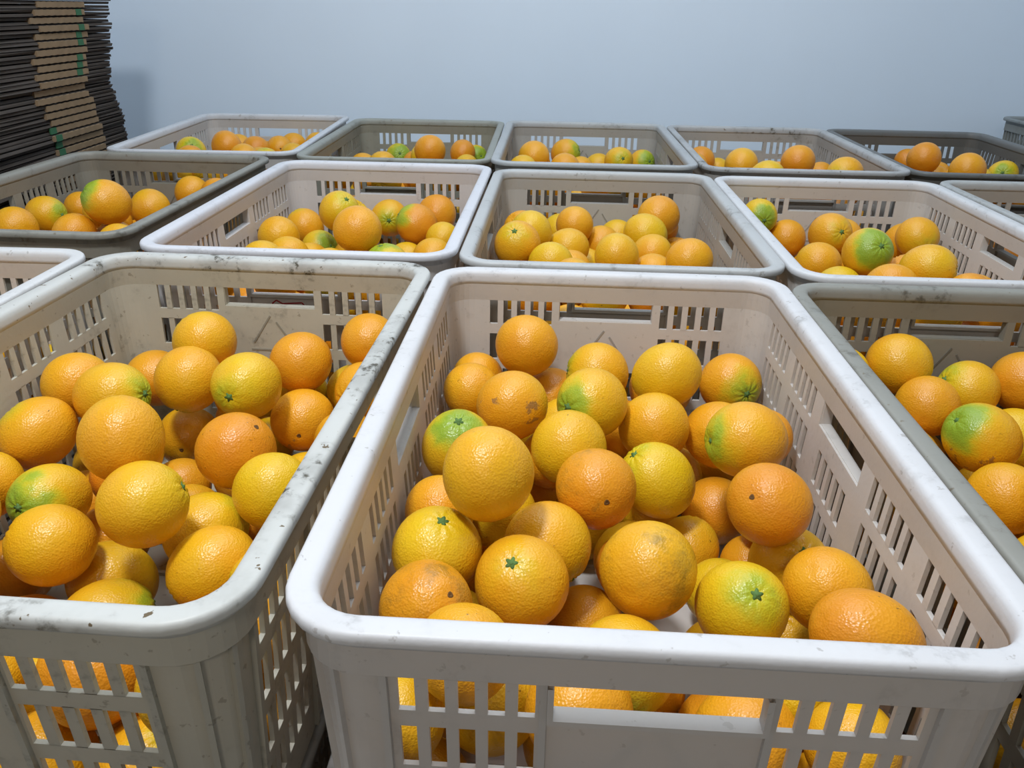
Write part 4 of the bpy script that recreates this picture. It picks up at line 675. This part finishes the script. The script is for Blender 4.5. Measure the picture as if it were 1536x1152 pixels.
SEEN={
'L3':{71:"only orange showing at right wall of white back-row crate, upper layer",77:"orange in middle of white back-row crate, upper layer, first from left",70:"orange in middle of white back-row crate, upper layer, second from left",83:"orange in middle of white back-row crate, upper layer, third from left",69:"orange at left wall of white back-row crate, upper layer, first from front",74:"orange at left wall of white back-row crate, upper layer, second from front",84:"orange at front wall of white back-row crate, upper layer, first from left",68:"orange at front wall of white back-row crate, upper layer, second from left"},
'M3':{69:"orange in middle of olive-grey back-row crate, upper layer, first from left",59:"orange in middle of olive-grey back-row crate, upper layer, second from left",67:"orange in middle of olive-grey back-row crate, upper layer, third from left",66:"orange in middle of olive-grey back-row crate, upper layer, fourth from left",68:"orange in middle of olive-grey back-row crate, upper layer, fifth from left",63:"orange at left wall of olive-grey back-row crate, upper layer, first from front",30:"orange at left wall of olive-grey back-row crate, upper layer, second from front",64:"orange at front wall of olive-grey back-row crate, upper layer, first from left",73:"orange at front wall of olive-grey back-row crate, upper layer, second from left",70:"orange at right wall of olive-grey back-row crate, upper layer, first from front",60:"orange at right wall of olive-grey back-row crate, upper layer, second from front",7:"orange at front wall of olive-grey back-row crate, lower layer, first from left",14:"orange at front wall of olive-grey back-row crate, lower layer, second from left"},
'O3':{77:"only orange showing at left wall of stained back-row crate, upper layer",70:"only orange showing at front wall of stained back-row crate, upper layer",64:"only orange showing at right wall of stained back-row crate, upper layer"},
'P3':{76:"orange in middle of dark grey back-row crate, upper layer, first from left",81:"orange in middle of dark grey back-row crate, upper layer, second from left",80:"only orange showing at front wall of dark grey back-row crate, upper layer"},
'L2':{71:"only orange showing at right wall of grey-brown middle-row crate, upper layer",67:"orange in middle of grey-brown middle-row crate, upper layer, first from left",78:"orange in middle of grey-brown middle-row crate, upper layer, second from left",58:"orange in middle of grey-brown middle-row crate, upper layer, third from left",73:"orange in middle of grey-brown middle-row crate, upper layer, fourth from left",21:"only orange showing at front wall of grey-brown middle-row crate, lower layer"},
'N3':{66:"orange at front wall of pale grey back-row crate, upper layer, first from left",62:"orange at front wall of pale grey back-row crate, upper layer, second from left",71:"orange at front wall of pale grey back-row crate, upper layer, third from left",36:"only orange showing in middle of pale grey back-row crate, upper layer",64:"only orange showing at right wall of pale grey back-row crate, upper layer"},
'A2':{60:"only orange showing at back wall of bright white middle-row crate, upper layer",29:"orange at left wall of bright white middle-row crate, lower layer, first from front",30:"orange at left wall of bright white middle-row crate, lower layer, second from front",32:"orange in middle of bright white middle-row crate, lower layer, first from left",35:"orange in middle of bright white middle-row crate, lower layer, second from left",16:"orange in middle of bright white middle-row crate, lower layer, third from left",39:"orange in middle of bright white middle-row crate, lower layer, fourth from left",58:"orange in middle of bright white middle-row crate, upper layer, first from left",63:"orange in middle of bright white middle-row crate, upper layer, second from left",51:"orange in middle of bright white middle-row crate, upper layer, third from left",56:"orange at front wall of bright white middle-row crate, upper layer, first from left",49:"orange at front wall of bright white middle-row crate, upper layer, second from left",64:"orange at front wall of bright white middle-row crate, upper layer, third from left",14:"only orange showing at front wall of bright white middle-row crate, lower layer"},
'B2':{67:"orange at left wall of grey-white middle-row crate, upper layer, first from front",55:"orange at left wall of grey-white middle-row crate, upper layer, second from front",69:"orange at left wall of grey-white middle-row crate, upper layer, third from front",64:"only orange showing at back wall of grey-white middle-row crate, upper layer",58:"orange at right wall of grey-white middle-row crate, lower layer, first from front",63:"orange at right wall of grey-white middle-row crate, lower layer, second from front",52:"orange at right wall of grey-white middle-row crate, lower layer, third from front",37:"orange in middle of grey-white middle-row crate, lower layer, first from left",39:"orange in middle of grey-white middle-row crate, lower layer, second from left",42:"orange in middle of grey-white middle-row crate, lower layer, third from left",66:"orange in middle of grey-white middle-row crate, upper layer, first from left",68:"orange in middle of grey-white middle-row crate, upper layer, second from left",56:"orange at front wall of grey-white middle-row crate, upper layer, first from left",65:"orange at front wall of grey-white middle-row crate, upper layer, second from left",61:"orange at front wall of grey-white middle-row crate, upper layer, third from left",71:"only orange showing at right wall of grey-white middle-row crate, upper layer",14:"only orange showing at front wall of grey-white middle-row crate, lower layer"},
'C2':{63:"orange in middle of white middle-row crate on the right, upper layer, first from left",43:"orange in middle of white middle-row crate on the right, upper layer, second from left",61:"orange in middle of white middle-row crate on the right, upper layer, third from left",65:"orange in middle of white middle-row crate on the right, upper layer, fourth from left",69:"only orange showing at right wall of white middle-row crate on the right, upper layer",72:"orange at front wall of white middle-row crate on the right, upper layer, first from left",58:"orange at front wall of white middle-row crate on the right, upper layer, second from left",68:"orange at front wall of white middle-row crate on the right, upper layer, third from left",71:"orange at front wall of white middle-row crate on the right, upper layer, fourth from left",36:"orange in middle of white middle-row crate on the right, lower layer, first from left",64:"orange in middle of white middle-row crate on the right, lower layer, second from left",28:"only orange showing at front wall of white middle-row crate on the right, lower layer"},
'D2':{61:"only orange showing at left wall of pale grey middle-row crate, upper layer"},
'Z1':{55:"only orange showing at right wall of white crate at the left edge, lower layer",89:"only orange showing at right wall of white crate at the left edge, upper layer"},
'C1':{51:"only orange showing at left wall of dull grey front right crate, upper layer",34:"orange in middle of dull grey front right crate, lower layer, first from left",11:"orange in middle of dull grey front right crate, lower layer, second from left",35:"orange in middle of dull grey front right crate, lower layer, third from left",60:"orange in middle of dull grey front right crate, lower layer, fourth from left",1:"orange at left wall of dull grey front right crate, lower layer, first from front",2:"orange at left wall of dull grey front right crate, lower layer, second from front",27:"orange at left wall of dull grey front right crate, lower layer, third from front",3:"orange at left wall of dull grey front right crate, lower layer, fourth from front",29:"orange at left wall of dull grey front right crate, lower layer, fifth from front",5:"orange at left wall of dull grey front right crate, lower layer, sixth from front",30:"orange at left wall of dull grey front right crate, lower layer, seventh from front",36:"orange at back wall of dull grey front right crate, lower layer, first from left",18:"orange at back wall of dull grey front right crate, lower layer, second from left"},
'A1':{25:"orange at right wall of scuffed cream front left crate, upper layer, first from front",38:"orange at right wall of scuffed cream front left crate, upper layer, second from front",27:"orange at right wall of scuffed cream front left crate, upper layer, third from front",31:"orange at right wall of scuffed cream front left crate, upper layer, fourth from front",7:"orange at back wall of scuffed cream front left crate, lower layer, first from left",34:"orange at back wall of scuffed cream front left crate, lower layer, second from left",37:"orange in middle of scuffed cream front left crate, lower layer, first from left",6:"orange in middle of scuffed cream front left crate, lower layer, second from left",5:"orange in middle of scuffed cream front left crate, lower layer, third from left",4:"orange in middle of scuffed cream front left crate, lower layer, fourth from left",33:"orange in middle of scuffed cream front left crate, lower layer, fifth from left",10:"orange in middle of scuffed cream front left crate, lower layer, sixth from left",19:"orange in middle of scuffed cream front left crate, lower layer, seventh from left",9:"orange in middle of scuffed cream front left crate, lower layer, eighth from left",14:"orange in middle of scuffed cream front left crate, lower layer, ninth from left",15:"orange in middle of scuffed cream front left crate, lower layer, tenth from left",2:"orange at left wall of scuffed cream front left crate, lower layer, first from front",3:"orange at left wall of scuffed cream front left crate, lower layer, second from front",30:"only orange showing in middle of scuffed cream front left crate, upper layer",28:"only orange showing at left wall of scuffed cream front left crate, upper layer",20:"orange at right wall of scuffed cream front left crate, lower layer, first from front",23:"orange at right wall of scuffed cream front left crate, lower layer, second from front",29:"orange at front wall of scuffed cream front left crate, lower layer, first from left",8:"orange at front wall of scuffed cream front left crate, lower layer, second from left",18:"orange at front wall of scuffed cream front left crate, lower layer, third from left",11:"orange at front wall of scuffed cream front left crate, lower layer, fourth from left"},
'B1':{25:"only orange showing at back wall of clean white front crate, upper layer",33:"orange in middle of clean white front crate, lower layer, first from left",32:"orange in middle of clean white front crate, lower layer, second from left",7:"orange in middle of clean white front crate, lower layer, third from left",30:"orange in middle of clean white front crate, lower layer, fourth from left",10:"orange in middle of clean white front crate, lower layer, fifth from left",21:"orange in middle of clean white front crate, lower layer, sixth from left",11:"orange in middle of clean white front crate, lower layer, seventh from left",20:"orange in middle of clean white front crate, lower layer, eighth from left",15:"orange in middle of clean white front crate, lower layer, ninth from left",14:"orange in middle of clean white front crate, lower layer, tenth from left",35:"only orange showing at right wall of clean white front crate, upper layer",0:"orange at left wall of clean white front crate, lower layer, first from front",2:"orange at left wall of clean white front crate, lower layer, second from front",3:"orange at left wall of clean white front crate, lower layer, third from front",28:"orange at left wall of clean white front crate, lower layer, fourth from front",40:"orange at right wall of clean white front crate, lower layer, first from front",43:"orange at right wall of clean white front crate, lower layer, second from front",24:"orange at right wall of clean white front crate, lower layer, third from front",36:"orange at left wall of clean white front crate, upper layer, first from front",29:"orange at left wall of clean white front crate, upper layer, second from front",17:"orange at front wall of clean white front crate, lower layer, first from left",6:"orange at front wall of clean white front crate, lower layer, second from left",13:"orange at front wall of clean white front crate, lower layer, third from left",34:"orange at front wall of clean white front crate, upper layer, first from left",27:"orange at front wall of clean white front crate, upper layer, second from left",37:"orange at front wall of clean white front crate, upper layer, third from left"},
}
rng = random.Random(4)
WHERE = {'B1': 'clean white front crate', 'A1': 'scuffed cream front left crate', 'C1': 'dull grey front right crate', 'A2': 'bright white middle-row crate', 'B2': 'grey-white middle-row crate',
         'C2': 'white middle-row crate on the right', 'D2': 'pale grey middle-row crate', 'L2': 'grey-brown middle-row crate', 'L3': 'white back-row crate', 'M3': 'olive-grey back-row crate',
         'N3': 'pale grey back-row crate', 'O3': 'stained back-row crate', 'P3': 'dark grey back-row crate', 'Z1': 'white crate at the left edge'}
def spot(place, x, y, z):
    px, py, t, pz = place; c, s = math.cos(t), math.sin(t)
    return Vector((c * x - s * y + px, s * x + c * y + py, RZ + pz + z))
def orange(place, x, y, z, R, k, axis, hue, green, mark, label, group, seed, parts=True, navel=False):
    me = PEEL[seed % 8]
    o = bpy.data.objects.new('orange', me); COL.objects.link(o)
    t = place[2]; c, s = math.cos(t), math.sin(t)
    ax = Vector((c * axis[0] - s * axis[1], s * axis[0] + c * axis[1], axis[2])).normalized()
    q = Vector((0, 0, 1)).rotation_difference(ax) @ Matrix.Rotation(seed * 2.399, 3, 'Z').to_quaternion()
    e = R / R0 * .975 * k ** (-1 / 3)
    o.matrix_world = Matrix.LocRotScale(spot(place, x, y, z), q, Vector((e, e, e * k)))
    o['hue'] = float(hue); o['green'] = float(green); o['seed'] = seed * .731
    o['speck'] = 1.0 if mark == 1 else .25; o['russet'] = 1.0 if mark == 2 else 0.0; o['grime'] = 1.0 if mark == 3 else .0
    tag(o, label, 'orange', group)
    if parts:
        link('calyx', CALYX, o, (0, 0, me['top'] + .0007))
        if navel: link('navel', NAVEL, o, (0, 0, -me['bottom']))
    return o
n = 0
for key, rows in TOP.items():
    for (x, y, z, R, k, ax, ay, az, hue, green, mark, label) in rows:
        orange(PLACE[key], x, y, z, R, k, (ax, ay, az), hue, green, mark, label, 'oranges heaped in the ' + WHERE[key], n, True, 'navel' in label or 'dot' in label or 'blossom' in label or False); n += 1
stuff = []
for key in list(DEEP):
    for pk in ([key] if key != 'LOW' else ['A1', 'B1', 'C1']):
        place = PLACE[pk] if key != 'LOW' else LOW_PLACE[pk]
        seen = SEEN.get(key if key != 'LOW' else 'LOW' + pk, {})
        for i, (x, y, z, R) in enumerate(DEEP[key]):
            x, y, z, R = x / 1000, y / 1000, z / 1000, R / 10000
            n += 1
            hue = min(1, max(0, rng.gauss(.5, .25))); gr = rng.choice((0, 0, 0, .1, .3, .55)); ax = [rng.gauss(0, 1) for _ in range(3)]
            if i in seen:
                orange(place, x, y, z, R, 1.0, ax, hue, gr, rng.choice((0, 1)), seen[i], 'oranges low in the ' + (WHERE[pk] if key != 'LOW' else 'lower crates'), n, parts=False)
            else: stuff.append((spot(place, x, y, z), R))
# fruit that the heaps hide: one body of small spheres
def buried():
    V, F = [], []; nu, nv = 16, 9
    ball = [(math.sin(math.pi * j / nv) * math.cos(2 * math.pi * i / nu), math.sin(math.pi * j / nv) * math.sin(2 * math.pi * i / nu), math.cos(math.pi * j / nv)) for j in range(1, nv) for i in range(nu)]
    for p, R in stuff:
        b = len(V); R *= .92; V += [(p.x + R * x, p.y + R * y, p.z + R * z) for x, y, z in ball] + [(p.x, p.y, p.z + R), (p.x, p.y, p.z - R)]
        for j in range(nv - 2):
            for i in range(nu):
                i2 = (i + 1) % nu; F.append((b + j * nu + i, b + (j + 1) * nu + i, b + (j + 1) * nu + i2, b + j * nu + i2))
        t = b + (nv - 1) * nu; l = b + (nv - 2) * nu
        for i in range(nu):
            i2 = (i + 1) % nu; F.append((t, b + i, b + i2)); F.append((t + 1, l + i2, l + i))
    m = bpy.data.meshes.new('buried_oranges'); m.from_pydata(V, [], F); m.update(); m.polygons.foreach_set('use_smooth', [True] * len(F)); m.materials.append(M_BURIED)
    return m
M_BURIED = simple('citrus_peel_plain', (.70, .31, .012), .4, .4, .12, 8)
if stuff:
    o = link('buried_fruit', buried()); o['kind'] = 'stuff'; o['label'] = 'oranges buried deep under the visible top layers'

# ------------------------------------------------------------------ stack of flattened cardboard boxes
SX = -.985
def card_meshes():
    out = []
    rnd = random.Random(8)
    for k in range(5):
        # folded board: two dark sheets with wavy rounded ends, and the paler cut edge of the fluting between
        def sheet(z0, z1):
            V, F = [], []; ys = [-.62, -.60, -.3, 0, .02, .04]; xs = [-.55, 0]
            prof = [(-.55, -.60), (0, -.60), (0, -.30), (0, 0), (-.010, .018), (-.05, .024), (-.55, .024)]
            for z in (z0, z1): V += [(x + (rnd.uniform(-.003, .003) if x > -.1 else 0), y + (rnd.uniform(-.006, .006) if y > -.2 else 0), z) for x, y in prof]
            n = len(prof); F = [tuple(range(n))[::-1], tuple(range(n, 2 * n))] + [(i, (i + 1) % n, n + (i + 1) % n, n + i) for i in range(n)]
            return V, F
        sheets = [mesh('board', *sheet(.0005, .0058), M_CARD), mesh('board', *sheet(.0088, .0142), M_CARD)]
        a, b = -.335 + rnd.uniform(-.012, .012), -.128 + rnd.uniform(-.014, .014)
        V, F = [], []; n = 26
        for i in range(n + 1):
            y = a + (b - a) * i / n; zz = .0006 * math.sin(i * 2.1)
            V += [(.004, y, .0022 + zz), (.0045, y, .0132 + zz), (-.03, y, .0132), (-.03, y, .0022)]
        for i in range(n):
            for q in range(4): F.append((i * 4 + q, i * 4 + (q + 1) % 4, i * 4 + 4 + (q + 1) % 4, i * 4 + 4 + q))
        F += [(0, 1, 2, 3), (n * 4, n * 4 + 3, n * 4 + 2, n * 4 + 1)]
        out.append((sheets, mesh('fluted_edge', V, F, M_CUT)))
    return out
CARDS = card_meshes()
def mark_mesh():
    v, f = box_geo(.002, .0052, -.012, .012, .0015, .0140); return mesh('green_print', v, f, M_GREEN)
MARK = mark_mesh()
NUM = 'first second third fourth fifth sixth seventh eighth ninth tenth eleventh twelfth thirteenth fourteenth fifteenth sixteenth seventeenth eighteenth nineteenth twentieth twenty-first twenty-second'.split()
rs = random.Random(21); pitch = .0152; nb = 56
for i in range(nb):
    z = i * pitch; rel = z - RZ
    o = bpy.data.objects.new('flattened_box', None); COL.objects.link(o); o.empty_display_size = .03
    push = .032 if rel < .03 else (.032 * max(0, 1 - (rel - .03) / .05) if rel < .08 else 0)
    push += .42 * max(0, rel - .10)
    yb = 2.052 + push + rs.uniform(-.004, .004)
    o.location = (SX + rs.uniform(-.004, .004), yb, z); o.rotation_euler = (0, 0, rs.uniform(-.006, .006))
    up = i - 35
    if up > 0: lab = 'flattened brown cardboard box in the left stack, %s layer above the jutting ones' % NUM[up - 1]
    elif up > -6: lab = 'flattened cardboard box jutting out low in left stack, %s jutting one from top' % NUM[-up]
    else: lab = 'flattened cardboard box low in the left stack, hidden behind the crates'
    tag(o, lab, 'cardboard box', 'flattened boxes in the stack')
    sh, ed = CARDS[i % 5]
    for s in sh: link('board', s, o)
    link('fluted_edge', ed, o)
    if -.06 < rel < .03: link('green_print', MARK, o, (0, -.30 + (rel + .06) * -.35, 0))['label'] = 'green printed mark'
    elif .12 < rel < .26 and i % 4: link('green_print', MARK, o, (0, -.155, 0))['label'] = 'green printed mark'
bpy.context.view_layer.update()
